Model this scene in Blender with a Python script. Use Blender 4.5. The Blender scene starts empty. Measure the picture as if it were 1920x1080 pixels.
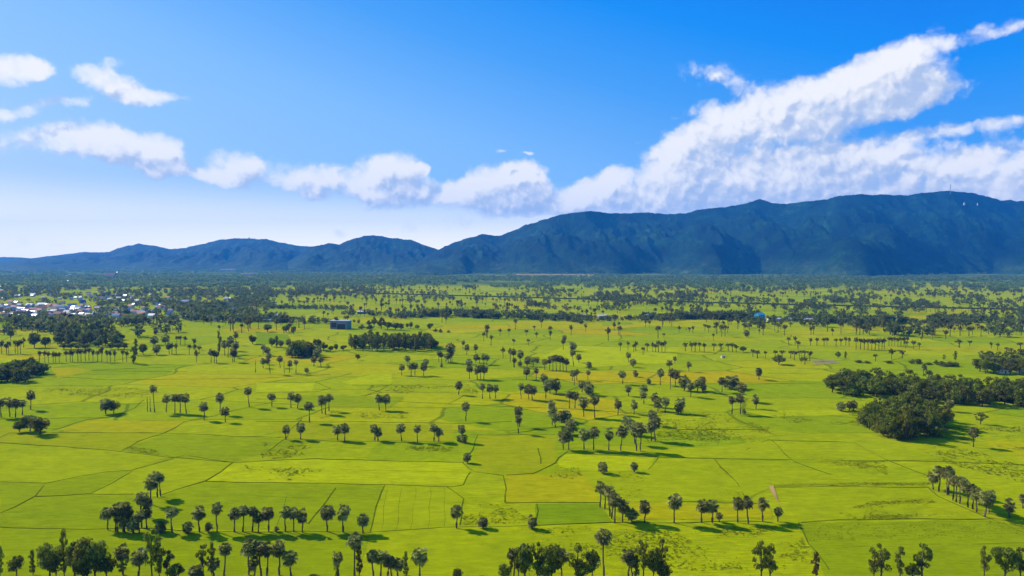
import bpy, math, random
import numpy as np
from mathutils import Vector, noise

R = math.radians
rnd = random.Random(11)
rng = np.random.default_rng(7)
scene = bpy.context.scene
COL = scene.collection

# ------------------------------------------------------------------ camera
H = 120.0          # flying height of the camera above the plain, metres
F = 1300.0         # focal length in pixels of a 1920 wide frame
PITCH = math.atan(53.0 / F)
cam_data = bpy.data.cameras.new("camera")
cam_data.lens = 36.0 * F / 1920.0
cam_data.clip_start = 1.0
cam_data.clip_end = 200000.0
cam = bpy.data.objects.new("camera", cam_data)
cam.location = (0, 0, H)
cam.rotation_euler = (R(90) - PITCH, 0, 0)
COL.objects.link(cam)
scene.camera = cam


def ray(px, py):
    a = (px - 960.0) / F
    b = -(py - 540.0) / F
    c, s = math.cos(PITCH), math.sin(PITCH)
    return a, c + b * s, -s + b * c


def at(px, py):
    x, y, z = ray(px, py)
    t = H / -z
    return x * t, y * t


def z_at(px, py, Y):
    x, y, z = ray(px, py)
    return H + z / y * Y


def px_len(px, py):
    """metres per photo pixel at that ground point"""
    x, y = at(px, py)
    return (y * math.cos(PITCH)) / F


# ------------------------------------------------------------------ object helpers
def tag(o, label=None, cat=None, group=None, kind=None):
    if label: o['label'] = label
    if cat: o['category'] = cat
    if group: o['group'] = group
    if kind: o['kind'] = kind
    return o


def link(name, me, mats=(), parent=None, loc=(0, 0, 0), rotz=0.0, scale=(1, 1, 1)):
    o = bpy.data.objects.new(name, me)
    if me is not None and mats and len(me.materials) == 0:
        for m in mats: me.materials.append(m)
    o.location = loc; o.rotation_euler = (0, 0, rotz); o.scale = scale
    if parent: o.parent = parent
    COL.objects.link(o)
    return o


def mesh_np(name, V, Q=None, T=None, smooth=False, mat_idx=None):
    """mesh from numpy verts + quads + tris"""
    me = bpy.data.meshes.new(name)
    V = np.asarray(V, dtype=np.float32)
    nq = 0 if Q is None else len(Q)
    nt = 0 if T is None else len(T)
    me.vertices.add(len(V)); me.vertices.foreach_set('co', V.ravel())
    loops = []
    if nq: loops.append(np.asarray(Q, dtype=np.int32).ravel())
    if nt: loops.append(np.asarray(T, dtype=np.int32).ravel())
    L = np.concatenate(loops)
    me.loops.add(len(L)); me.loops.foreach_set('vertex_index', L)
    me.polygons.add(nq + nt)
    starts = np.concatenate([np.arange(nq) * 4, nq * 4 + np.arange(nt) * 3]).astype(np.int32)
    me.polygons.foreach_set('loop_start', starts)
    if mat_idx is not None:
        me.polygons.foreach_set('material_index', np.asarray(mat_idx, dtype=np.int32))
    if smooth:
        me.polygons.foreach_set('use_smooth', np.ones(nq + nt, dtype=bool))
    me.update(calc_edges=True)
    me.validate()
    return me


class MB:
    def __init__(s): s.v = []; s.f = []; s.m = []
    def add(s, vs, fs, mi=0):
        b = len(s.v); s.v += [tuple(p) for p in vs]
        s.f += [tuple(b + i for i in f) for f in fs]; s.m += [mi] * len(fs)
    def box(s, x0, x1, y0, y1, z0, z1, mi=0):
        s.add([(x0, y0, z0), (x1, y0, z0), (x1, y1, z0), (x0, y1, z0), (x0, y0, z1), (x1, y0, z1), (x1, y1, z1), (x0, y1, z1)],
              [(0, 3, 2, 1), (4, 5, 6, 7), (0, 1, 5, 4), (1, 2, 6, 5), (2, 3, 7, 6), (3, 0, 4, 7)], mi)
    def tube(s, pts, rads, n=7, mi=0):
        pts = [Vector(p) for p in pts]; b = len(s.v)
        for i, p in enumerate(pts):
            d = (pts[min(i + 1, len(pts) - 1)] - pts[max(i - 1, 0)]).normalized()
            a = d.orthogonal().normalized() if abs(d.z) < .9 else Vector((1, 0, 0)).cross(d).normalized()
            c = d.cross(a)
            for k in range(n):
                t = 2 * math.pi * k / n
                s.v.append(tuple(p + (a * math.cos(t) + c * math.sin(t)) * rads[i]))
        for i in range(len(pts) - 1):
            for k in range(n):
                s.f.append((b + i * n + k, b + i * n + (k + 1) % n, b + (i + 1) * n + (k + 1) % n, b + (i + 1) * n + k)); s.m.append(mi)
    def mesh(s, name, smooth=False):
        me = bpy.data.meshes.new(name); me.from_pydata(s.v, [], s.f)
        me.polygons.foreach_set('material_index', s.m)
        if smooth: me.polygons.foreach_set('use_smooth', [True] * len(s.f))
        me.update(); return me


# ------------------------------------------------------------------ materials
def new_mat(name):
    m = bpy.data.materials.new(name); m.use_nodes = True
    nt = m.node_tree; nt.nodes.clear()
    out = nt.nodes.new('ShaderNodeOutputMaterial')
    b = nt.nodes.new('ShaderNodeBsdfPrincipled')
    nt.links.new(b.outputs[0], out.inputs[0])
    return m, nt, b


def N(nt, typ, **kw):
    n = nt.nodes.new(typ)
    for k, v in kw.items():
        if k.startswith('i_'):
            key = k[2:]
            n.inputs[int(key) if key.isdigit() else key].default_value = v
        else: setattr(n, k, v)
    return n


def ramp(nt, stops, interp='LINEAR'):
    r = nt.nodes.new('ShaderNodeValToRGB'); cr = r.color_ramp; cr.interpolation = interp
    while len(cr.elements) < len(stops): cr.elements.new(.5)
    for e, (p, c) in zip(cr.elements, stops):
        e.position = p; e.color = (*c, 1)
    return r


def leaf_mat(name, dark, light, rough=.6, transl=.25, spec=.12):
    m, nt, b = new_mat(name)
    geo = N(nt, 'ShaderNodeNewGeometry'); oi = N(nt, 'ShaderNodeObjectInfo')
    r = ramp(nt, [(0, dark), (.75, tuple((a + c) / 2 for a, c in zip(dark, light))), (1, light)])
    nt.links.new(geo.outputs['Random Per Island'], r.inputs[0])
    hsv = N(nt, 'ShaderNodeHueSaturation')
    mr = N(nt, 'ShaderNodeMapRange', i_3=.72, i_4=1.3)
    nt.links.new(oi.outputs['Random'], mr.inputs[0])
    mh = N(nt, 'ShaderNodeMapRange', i_3=.478, i_4=.515)
    nt.links.new(oi.outputs['Random'], mh.inputs[0])
    nt.links.new(mr.outputs[0], hsv.inputs['Value']); nt.links.new(mh.outputs[0], hsv.inputs['Hue'])
    nt.links.new(r.outputs[0], hsv.inputs['Color'])
    nt.links.new(hsv.outputs[0], b.inputs['Base Color'])
    b.inputs['Roughness'].default_value = rough
    b.inputs['Specular IOR Level'].default_value = spec
    tr = N(nt, 'ShaderNodeBsdfTranslucent'); mix = N(nt, 'ShaderNodeMixShader', i_0=transl)
    nt.links.new(hsv.outputs[0], tr.inputs[0])
    nt.links.new(b.outputs[0], mix.inputs[1]); nt.links.new(tr.outputs[0], mix.inputs[2])
    out = [n for n in nt.nodes if n.type == 'OUTPUT_MATERIAL'][0]
    nt.links.new(mix.outputs[0], out.inputs[0])
    return m


def plain_mat(name, col, rough=.7, var=.25, scale=.5, metallic=0.0):
    m, nt, b = new_mat(name)
    tc = N(nt, 'ShaderNodeTexCoord'); no = N(nt, 'ShaderNodeTexNoise', i_Scale=scale, i_Detail=4.0)
    nt.links.new(tc.outputs['Object'], no.inputs['Vector'])
    r = ramp(nt, [(.3, tuple(c * (1 - var) for c in col)), (.7, tuple(min(1, c * (1 + var * .6)) for c in col))])
    nt.links.new(no.outputs[0], r.inputs[0]); nt.links.new(r.outputs[0], b.inputs['Base Color'])
    b.inputs['Specular IOR Level'].default_value = 0.0 if rough > .88 else .4
    b.inputs['Roughness'].default_value = rough; b.inputs['Metallic'].default_value = metallic
    return m


M_PALM = leaf_mat('palm_leaf', (.070, .082, .004), (.430, .400, .090), rough=.5, transl=.42, spec=.18)
M_DEAD = leaf_mat('dead_frond', (.060, .036, .018), (.150, .095, .050), rough=.8, transl=.1, spec=.2)
M_BARK = plain_mat('palm_bark', (.115, .088, .066), .9, .4, 1.5)
M_WOOD = plain_mat('tree_bark', (.085, .066, .048), .9, .4, 1.5)
M_LEAFA = leaf_mat('dark_leaf', (.078, .098, .004), (.280, .295, .024), transl=.4)
M_FAR = leaf_mat('far_leaf', (.075, .110, .018), (.230, .260, .060), transl=.4)
M_LEAFB = leaf_mat('olive_leaf', (.095, .105, .005), (.310, .305, .030), transl=.36)
M_LEAFC = leaf_mat('pale_leaf', (.110, .135, .006), (.300, .320, .026), transl=.35)
M_LEAFD = leaf_mat('rusty_leaf', (.095, .060, .012), (.200, .125, .026), transl=.25)


# ---- ground: paddies as far as the woods, built from world coordinates in metres
def field_nodes(nt, b, base, alt, streak=.25, clump=0.0, patch=False):
    geo = N(nt, 'ShaderNodeNewGeometry')
    mp = N(nt, 'ShaderNodeMapping'); mp.inputs['Scale'].default_value = (.012, .03, 1); mp.inputs['Rotation'].default_value = (0, 0, R(4))
    nt.links.new(geo.outputs['Position'], mp.inputs[0])
    n1 = N(nt, 'ShaderNodeTexNoise', i_Scale=1.0, i_Detail=6.0, i_Roughness=.62)
    nt.links.new(mp.outputs[0], n1.inputs['Vector'])
    r1 = ramp(nt, [(.28, base), (.72, alt)])
    nt.links.new(n1.outputs[0], r1.inputs[0])
    # fine grain of the standing rice, row streaks
    mp2 = N(nt, 'ShaderNodeMapping'); mp2.inputs['Scale'].default_value = (.10, .9, 1); mp2.inputs['Rotation'].default_value = (0, 0, R(-3))
    nt.links.new(geo.outputs['Position'], mp2.inputs[0])
    n2 = N(nt, 'ShaderNodeTexNoise', i_Scale=1.0, i_Detail=5.0, i_Roughness=.7)
    nt.links.new(mp2.outputs[0], n2.inputs['Vector'])
    m2 = N(nt, 'ShaderNodeMapRange', i_1=.3, i_2=.7, i_3=1 - streak * 1.5, i_4=1 + streak * 1.3)
    nt.links.new(n2.outputs[0], m2.inputs[0])
    mul = N(nt, 'ShaderNodeVectorMath', operation='MULTIPLY')
    nt.links.new(r1.outputs[0], mul.inputs[0]); nt.links.new(m2.outputs[0], mul.inputs[1])
    col = mul.outputs[0]
    # thin spots of wetter, greener or browner plants
    n3 = N(nt, 'ShaderNodeTexNoise', i_Scale=.055, i_Detail=8.0, i_Roughness=.7)
    nt.links.new(geo.outputs['Position'], n3.inputs['Vector'])
    m3 = N(nt, 'ShaderNodeMapRange', i_1=.56, i_2=.74); nt.links.new(n3.outputs[0], m3.inputs[0])
    mx = N(nt, 'ShaderNodeMixRGB', blend_type='MIX'); mx.inputs[2].default_value = (.125, .170, .002, 1)
    sc = N(nt, 'ShaderNodeMath', operation='MULTIPLY', i_1=.6); nt.links.new(m3.outputs[0], sc.inputs[0])
    nt.links.new(sc.outputs[0], mx.inputs[0]); nt.links.new(col, mx.inputs[1])
    col = mx.outputs[0]
    bump = N(nt, 'ShaderNodeBump', i_Strength=.5, i_Distance=.5)
    n4 = N(nt, 'ShaderNodeTexNoise', i_Scale=.6, i_Detail=6.0, i_Roughness=.75)
    nt.links.new(geo.outputs['Position'], n4.inputs['Vector'])
    m5 = N(nt, 'ShaderNodeMapRange', i_1=.3, i_2=.7, i_3=.74, i_4=1.24); n5 = N(nt, 'ShaderNodeTexNoise', i_Scale=.16, i_Detail=8.0, i_Roughness=.8)
    mp5 = N(nt, 'ShaderNodeMapping'); mp5.inputs['Scale'].default_value = (.55, 1.3, 1); nt.links.new(geo.outputs['Position'], mp5.inputs[0]); nt.links.new(mp5.outputs[0], n5.inputs['Vector'])
    nt.links.new(n5.outputs[0], m5.inputs[0]); mu5 = N(nt, 'ShaderNodeVectorMath', operation='MULTIPLY'); nt.links.new(col, mu5.inputs[0]); nt.links.new(m5.outputs[0], mu5.inputs[1])
    mu6 = N(nt, 'ShaderNodeVectorMath', operation='MULTIPLY'); mu6.inputs[1].default_value = (1.11, 1.04, 1); nt.links.new(mu5.outputs[0], mu6.inputs[0]); col = mu6.outputs[0]
    nt.links.new(n4.outputs[0], bump.inputs['Height'])
    nt.links.new(bump.outputs[0], b.inputs['Normal'])
    b.inputs['Roughness'].default_value = .8
    b.inputs['Specular IOR Level'].default_value = 0.0
    return geo, col


def field_mat(name, base, alt, streak=.18):
    m, nt, b = new_mat(name)
    geo, col = field_nodes(nt, b, base, alt, streak)
    nt.links.new(col, b.inputs['Base Color'])
    return m


G_A, G_A2 = (.208, .246, .0006), (.268, .300, .0008)
mg, nt, b = new_mat('paddy_plain')
geo, col = field_nodes(nt, b, G_A, G_A2, .2)
# patchwork of plots
mp = N(nt, 'ShaderNodeMapping'); mp.inputs['Scale'].default_value = (.0085, .014, 1); mp.inputs['Rotation'].default_value = (0, 0, R(7))
nt.links.new(geo.outputs['Position'], mp.inputs[0])
wn = N(nt, 'ShaderNodeTexNoise', i_Scale=.8, i_Detail=2.0); nt.links.new(mp.outputs[0], wn.inputs['Vector'])
wa = N(nt, 'ShaderNodeVectorMath', operation='MULTIPLY_ADD'); wa.inputs[1].default_value = (.35, .35, 0)
nt.links.new(wn.outputs['Color'], wa.inputs[0]); nt.links.new(mp.outputs[0], wa.inputs[2])
vo = N(nt, 'ShaderNodeTexVoronoi', voronoi_dimensions='2D', distance='CHEBYCHEV', i_Scale=1.0, i_Randomness=.7)
nt.links.new(wa.outputs[0], vo.inputs['Vector'])
sep = N(nt, 'ShaderNodeSeparateColor'); nt.links.new(vo.outputs['Color'], sep.inputs[0])
pr = ramp(nt, [(0, (.72, .86, 1)), (.3, (.90, .96, 1)), (.6, (1, 1, 1)), (.8, (1.08, 1.04, .8)), (.93, (1.22, 1.0, .7)), (1, (1.28, .92, 1))])
nt.links.new(sep.outputs[0], pr.inputs[0])
pm = N(nt, 'ShaderNodeVectorMath', operation='MULTIPLY')
sx = N(nt, 'ShaderNodeSeparateXYZ'); nt.links.new(geo.outputs['Position'], sx.inputs[0])
fr0 = N(nt, 'ShaderNodeMapRange', i_1=330.0, i_2=460.0); nt.links.new(sx.outputs[1], fr0.inputs[0])
pw = N(nt, 'ShaderNodeMixRGB'); pw.inputs[1].default_value = (1, 1, 1, 1); nt.links.new(fr0.outputs[0], pw.inputs[0]); nt.links.new(pr.outputs[0], pw.inputs[2])
nt.links.new(col, pm.inputs[0]); nt.links.new(pw.outputs[0], pm.inputs[1])
# bunds between plots: only away from the traced foreground plots
ve = N(nt, 'ShaderNodeTexVoronoi', voronoi_dimensions='2D', feature='DISTANCE_TO_EDGE', i_Scale=1.0, i_Randomness=.7)
nt.links.new(wa.outputs[0], ve.inputs['Vector'])
em = N(nt, 'ShaderNodeMapRange', i_1=.007, i_2=.020, i_3=1.0, i_4=0.0); nt.links.new(ve.outputs[0], em.inputs[0])
sx = N(nt, 'ShaderNodeSeparateXYZ'); nt.links.new(geo.outputs['Position'], sx.inputs[0])
fr = N(nt, 'ShaderNodeMapRange', i_1=430.0, i_2=520.0); nt.links.new(sx.outputs[1], fr.inputs[0])
fe = N(nt, 'ShaderNodeMath', operation='MULTIPLY'); nt.links.new(em.outputs[0], fe.inputs[0]); nt.links.new(fr.outputs[0], fe.inputs[1])
fe2 = N(nt, 'ShaderNodeMath', operation='MULTIPLY', i_1=.6); nt.links.new(fe.outputs[0], fe2.inputs[0])
mxe = N(nt, 'ShaderNodeMixRGB'); mxe.inputs[2].default_value = (.05, .075, .006, 1)
nt.links.new(fe2.outputs[0], mxe.inputs[0]); nt.links.new(pm.outputs[0], mxe.inputs[1])
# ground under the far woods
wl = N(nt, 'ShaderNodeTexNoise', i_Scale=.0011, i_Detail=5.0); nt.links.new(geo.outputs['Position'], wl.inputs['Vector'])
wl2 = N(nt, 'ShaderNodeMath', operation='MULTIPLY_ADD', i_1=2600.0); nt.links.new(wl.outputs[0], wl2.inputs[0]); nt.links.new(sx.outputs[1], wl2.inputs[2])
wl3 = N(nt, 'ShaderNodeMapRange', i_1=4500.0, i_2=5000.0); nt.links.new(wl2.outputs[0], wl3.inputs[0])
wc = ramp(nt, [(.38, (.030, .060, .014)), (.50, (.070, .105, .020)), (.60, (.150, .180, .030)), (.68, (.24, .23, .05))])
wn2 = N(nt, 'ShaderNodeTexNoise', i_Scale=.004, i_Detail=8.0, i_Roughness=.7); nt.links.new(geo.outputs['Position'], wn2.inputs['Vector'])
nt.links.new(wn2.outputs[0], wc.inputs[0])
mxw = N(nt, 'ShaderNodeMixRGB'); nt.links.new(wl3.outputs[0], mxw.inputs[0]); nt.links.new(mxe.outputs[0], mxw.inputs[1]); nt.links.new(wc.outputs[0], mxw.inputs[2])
nt.links.new(mxw.outputs[0], b.inputs['Base Color'])
M_GROUND = mg

M_F = {
    'a': field_mat('rice_even', (.200, .240, .0006), (.255, .290, .0008), .12),
    'b': field_mat('rice_bright', (.250, .295, .0006), (.305, .335, .0010), .15),
    'c': field_mat('rice_deep', (.160, .208, .0006), (.195, .242, .0008), .12),
    'd': field_mat('rice_ripe', (.245, .248, .0006), (.300, .276, .0010), .15),
    'e': field_mat('rice_dull', (.205, .232, .0006), (.235, .250, .0008), .10),
    'g': field_mat('rice_green', (.128, .192, .0008), (.156, .222, .0010), .10),
}
M_BUND = plain_mat('bund_grass', (.095, .120, .003), .95, .4, .2)
M_SOIL = plain_mat('bare_soil', (.26, .21, .08), .95, .3, .05)
M_TUFT = leaf_mat('rice_tuft', (.130, .175, .001), (.370, .400, .003), rough=.9, transl=.4, spec=.0)

# ------------------------------------------------------------------ ground and plots
GS = 14000.0
g = link('ground', mesh_np('ground', [(-GS, -3000, 0), (GS, -3000, 0), (GS, GS, 0), (-GS, GS, 0)], Q=[(0, 1, 2, 3)]), [M_GROUND])
tag(g, 'flat plain of bright green rice paddies running to the hills', kind='structure')


def plot(pts, mat, z, name='paddy_field', soft=True):
    P = []
    n = len(pts)
    for i in range(n):
        a = Vector(at(*pts[i])); c = Vector(at(*pts[(i + 1) % n]))
        d = c - a; k = max(1, int(d.length / 6)); nn = Vector((-d.y, d.x)).normalized() if d.length else Vector((0, 0))
        for j in range(k):
            p = a + d * (j / k)
            w = noise.noise(Vector((p.x * .05, p.y * .05, 3))) * 1.6
            P.append((p.x + nn.x * w, p.y + nn.y * w, z))
    me = bpy.data.meshes.new(name); me.from_pydata(P, [], [tuple(range(len(P)))]); me.update()
    o = link(name, me, [mat]); tag(o, kind='structure'); return o


PLOTS = [
    ('c', [(385, 905), (718, 910), (694, 997), (330, 993), (200, 991), (303, 929)]),
    ('b', [(442, 866), (590, 862), (870, 867), (882, 884), (866, 907), (720, 908), (600, 905), (388, 903)]),
    ('a', [(720, 911), (866, 912), (878, 935), (866, 986), (697, 996)]),
    ('d', [(948, 892), (985, 888), (1118, 890), (1122, 941), (948, 943)]),
    ('g', [(1003, 945), (1124, 944), (1148, 979), (1005, 984)]),
    ('e', [(897, 815), (1042, 816), (1042, 868), (1000, 889), (890, 884)]),
    ('b', [(1064, 850), (1228, 858), (1218, 880), (1160, 884), (1048, 880), (1044, 866)]),
    ('a', [(1453, 912), (1728, 913), (1742, 950), (1700, 965), (1498, 977)]),
    ('c', [(0, 904), (86, 906), (200, 885), (247, 882), (168, 926), (70, 930), (0, 962)]),
    ('a', [(250, 881), (318, 863), (440, 867), (384, 901), (303, 927), (170, 926)]),
    ('a', [(0, 832), (225, 846), (316, 858), (248, 880), (87, 904), (0, 902)]),
    ('c', [(228, 845), (302, 814), (480, 820), (600, 826), (505, 848), (444, 864), (320, 856)]),
    ('e', [(0, 800), (100, 812), (300, 812), (228, 844), (0, 829)]),
    ('d', [(110, 806), (165, 788), (270, 789), (350, 793), (305, 811), (140, 811)]),
    ('c', [(0, 965), (70, 932), (160, 928), (298, 930), (195, 990), (0, 988)]),
    ('c', [(0, 992), (200, 993), (694, 999), (660, 1130), (0, 1130)]),
    ('a', [(698, 998), (866, 989), (1003, 986), (990, 1130), (665, 1130)]),
    ('b', [(480, 718), (592, 718), (585, 733), (480, 736)]),
    ('b', [(636, 716), (690, 702), (735, 702), (735, 721), (660, 722)]),
    ('e', [(500, 793), (850, 797), (848, 828), (530, 824)]),
    ('a', [(1045, 834), (1330, 840), (1440, 826), (1480, 862), (1235, 857)]),
    ('a', [(1487, 866), (1445, 829), (1590, 829), (1690, 836), (1760, 862)]),
    ('b', [(1395, 771), (1560, 768), (1600, 778), (1440, 782)]),
    ('d', [(1180, 944), (1440, 947), (1448, 972), (1200, 974)]),
    ('a', [(1090, 885), (1210, 886), (1235, 860), (1340, 862), (1395, 940), (1190, 941), (1125, 935)]),
    ('a', [(1345, 863), (1485, 868), (1600, 906), (1455, 910), (1400, 938)]),
    ('d', [(95, 690), (145, 690), (175, 694), (110, 709)]),
    ('c', [(1500, 982), (1860, 975), (2050, 1020), (2050, 1130), (1570, 1130)]),
    ('g', [(480, 622), (540, 628), (548, 645), (480, 646)]),
    ('d', [(1290, 632), (1370, 634), (1440, 640), (1360, 642), (1340, 640)]),
    ('b', [(1060, 648), (1270, 655), (1270, 680), (1090, 690), (1010, 672)]),
    ('d', [(950, 603), (1130, 605), (1130, 618), (960, 616)]),
    ('d', [(1690, 606), (1860, 606), (1840, 618), (1700, 620)]),
    ('b', [(0, 672), (70, 676), (60, 684), (0, 680)]),
    ('c', [(560, 741), (760, 744), (730, 765), (560, 762)]),
    ('d', [(1560, 650), (1920, 652), (1920, 658), (1600, 656)]),
]
for i, (k, pts) in enumerate(PLOTS):
    plot(pts, M_F[k], .02 + .006 * i)
plot([(960, 512), (1020, 509), (1090, 510), (1115, 515), (1110, 519), (1060, 516), (970, 516)], M_SOIL, .35, 'bare_soil_clearing')
plot([(1520, 676), (1560, 675), (1575, 681), (1530, 684)], M_SOIL, .3, 'bare_soil_patch')
plot([(1441, 912), (1450, 911), (1458, 930), (1466, 950), (1452, 940), (1446, 926)], plain_mat('orange_earth', (.42, .25, .09), .95, .3, .05), .3, 'dirt_track')


def bund(pts, w=.48, h=.20):
    P = []
    for i in range(len(pts) - 1):
        a = Vector(at(*pts[i])); c = Vector(at(*pts[i + 1])); k = max(1, int((c - a).length / 9))
        for j in range(k + (i == len(pts) - 2)):
            P.append(a + (c - a) * (j / k))
    V = []; Fc = []
    for i, p in enumerate(P):
        d = (P[min(i + 1, len(P) - 1)] - P[max(i - 1, 0)]).normalized(); nn = Vector((-d.y, d.x))
        wob = nn * noise.noise(Vector((p.x * .04, p.y * .04, 9))) * 2.2
        ww = w * (.75 + .7 * noise.noise(Vector((p.x * .09, p.y * .09, 2))))
        hh = h * (1 + .8 * noise.noise(Vector((p.x * .12, p.y * .12, 5))))
        for s, z in ((-1, .0), (-.55, hh), (.55, hh), (1, .0)):
            q = p + wob + nn * (s * ww); V.append((q.x, q.y, z))
        if i:
            for j in range(3): Fc.append(((i - 1) * 4 + j, (i - 1) * 4 + j + 1, i * 4 + j + 1, i * 4 + j))
    me = bpy.data.meshes.new('field_bund'); me.from_pydata(V, [], Fc); me.update()
    tag(link('field_bund', me, [M_BUND]), kind='structure')


BUNDS = [
    [(-20, 903), (87, 906), (150, 893), (200, 885), (247, 882), (318, 862), (350, 852)],
    [(-20, 829), (120, 838), (225, 846), (317, 858), (442, 866)],
    [(442, 866), (410, 885), (382, 902), (340, 915), (302, 928)],
    [(84, 910), (70, 930), (30, 950), (-10, 966)],
    [(70, 930), (160, 927), (250, 927)], [(247, 884), (215, 905), (168, 926)],
    [(-20, 989), (200, 991), (450, 997), (690, 998), (780, 993), (866, 988), (1000, 985), (1145, 980), (1330, 978), (1450, 980)],
    [(382, 904), (480, 905), (720, 909), (845, 912), (866, 909), (878, 893), (886, 885)],
    [(720, 910), (708, 950), (695, 997)], [(869, 867), (876, 878), (890, 886), (946, 891), (948, 943)],
    [(442, 866), (590, 860), (700, 864), (870, 867)], [(626, 915), (610, 940), (575, 983)],
    [(0, 822), (18, 812), (150, 811), (300, 812), (480, 819), (620, 827), (730, 829), (850, 832)],
    [(95, 808), (140, 794), (165, 787), (205, 783)], [(-10, 786), (90, 785), (205, 783), (250, 765), (272, 750)],
    [(226, 845), (260, 828), (302, 814), (345, 791), (400, 780), (470, 762), (520, 752)],
    [(480, 791), (700, 791), (860, 794), (960, 790)], [(566, 783), (535, 820), (500, 848)],
    [(480, 748), (560, 748), (700, 750), (830, 757), (960, 762)], [(735, 720), (672, 750)],
    [(1063, 846), (1045, 858), (1040, 868), (1000, 888), (950, 892)], [(1231, 858), (1218, 881)],
    [(1063, 850), (1230, 858), (1440, 862), (1600, 864), (1760, 866), (1930, 872)],
    [(1040, 816), (895, 815), (885, 845), (870, 866)], [(948, 943), (1003, 943), (1124, 943)],
    [(1003, 945), (1004, 985)], [(1190, 940), (1320, 941), (1440, 946)], [(1340, 862), (1380, 905), (1400, 940)],
    [(1440, 912), (1560, 912), (1740, 913)], [(1500, 979), (1650, 974), (1860, 974)],
    [(1448, 826), (1488, 866), (1560, 890)], [(1600, 830), (1660, 862), (1760, 900)], [(1400, 845), (1440, 825), (1600, 830)],
    [(1742, 914), (1760, 930), (1860, 975), (1990, 1030)], [(1500, 980), (1520, 1020), (1580, 1100)],
    [(960, 812), (1060, 800)], [(960, 763), (1100, 768), (1240, 780)], [(1130, 803), (1290, 806), (1440, 806)],
    [(480, 718), (590, 717), (620, 728), (592, 735), (480, 736)], [(590, 717), (660, 700)], [(636, 716), (695, 702)],
    [(100, 709), (160, 695), (350, 697)], [(0, 700), (200, 712), (480, 710), (620, 702)], [(1440, 700), (1520, 700)],
    [(350, 855), (442, 866)], [(170, 694), (330, 688)], [(660, 722), (840, 722)], [(840, 757), (870, 742)],
    [(840, 912), (870, 935), (862, 985)], [(1500, 1025), (1700, 1020), (1930, 1018)],
    [(960, 712), (1120, 713), (1240, 722)], [(1300, 735), (1360, 739), (1400, 740)], [(1420, 720), (1530, 718)],
    [(1010, 840), (1010, 870)], [(640, 655), (820, 665), (960, 668)],
]
for bl in BUNDS: bund(bl)
for x0, x1 in ((728, 716), (755, 742), (782, 768), (809, 800), (836, 830)): bund([(x0, 914), (x1, 993)], .16, .06)
for bl in ([(480, 930), (690, 936)], [(1460, 940), (1730, 935)], [(20, 870), (200, 868)], [(640, 880), (860, 886)], [(540, 930), (520, 985)], [(1280, 890), (1300, 935)], [(900, 850), (1036, 850)], [(700, 1040), (980, 1036)]): bund(bl, .2, .07)

# straight raised canal road with its dark verge, far across the plain
M_VERGE = plain_mat('verge_scrub', (.035, .05, .015), .95, .4, .05)
M_ROAD = plain_mat('dusty_road', (.16, .15, .11), .9, .2, .03)


def strip(name, pts, w, z, mat, h=0):
    P = [Vector(at(*p)) for p in pts]; V = []; Fc = []
    for i, p in enumerate(P):
        d = (P[min(i + 1, len(P) - 1)] - P[max(i - 1, 0)]).normalized(); nn = Vector((-d.y, d.x))
        for s, zz in ((-1, 0), (-.8, z), (.8, z), (1, 0)):
            q = p + nn * s * w; V.append((q.x, q.y, zz))
        if i:
            for j in range(3): Fc.append(((i - 1) * 4 + j, (i - 1) * 4 + j + 1, i * 4 + j + 1, i * 4 + j))
    me = bpy.data.meshes.new(name); me.from_pydata(V, [], Fc); me.update()
    return tag(link(name, me, [mat]), kind='structure')


strip('road', [(480, 545), (640, 548), (960, 556.5), (1280, 565.5), (1600, 573), (1920, 579.5), (2300, 587)], 5, 1.6, M_ROAD)
strip('canal_bank', [(480, 545.8), (640, 548.9), (960, 557.5), (1280, 566.6), (1600, 574.3), (1920, 581), (2300, 588.5)], 7, 2.6, M_VERGE)

# ------------------------------------------------------------------ plant meshes
def rand_dir(lo=-1, hi=1):
    z = rnd.uniform(lo, hi); t = rnd.uniform(0, 2 * math.pi); r = math.sqrt(max(0, 1 - z * z))
    return Vector((r * math.cos(t), r * math.sin(t), z))


def fan_leaf(mb, c, d, size, fingers=9, spread=150, droop=.25, petiole=None):
    """one palmate leaf: pleated fingers round a hub at c, pointing along d"""
    side = d.cross(Vector((0, 0, 1)))
    if side.length < .05: side = Vector((1, 0, 0))
    side.normalize(); side = (side + rand_dir() * .45).normalized()
    up = side.cross(d).normalized(); side = d.cross(up).normalized()
    if petiole is not None:
        o = side * .018
        mb.add([petiole - o, petiole + o, c + o, c - o], [(0, 1, 2, 3)])
    vs = [c]; fs = []
    for k in range(fingers):
        a0 = R(-spread / 2 + spread * k / fingers); a1 = R(-spread / 2 + spread * (k + 1) / fingers); am = (a0 + a1) / 2
        def P(a, r, lift): return c + (d * math.cos(a) + side * math.sin(a)) * r + up * lift
        tip = P(am, size * rnd.uniform(.85, 1.08), -size * droop * rnd.uniform(.2, 1.2))
        tip.z -= size * droop * .5
        i = len(vs)
        vs += [P(a0, size * .62, 0.03 * (-1) ** k), tip, P(a1, size * .62, 0.03 * (-1) ** (k + 1))]
        fs.append((0, i, i + 1, i + 2))
    mb.add(vs, fs)


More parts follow.
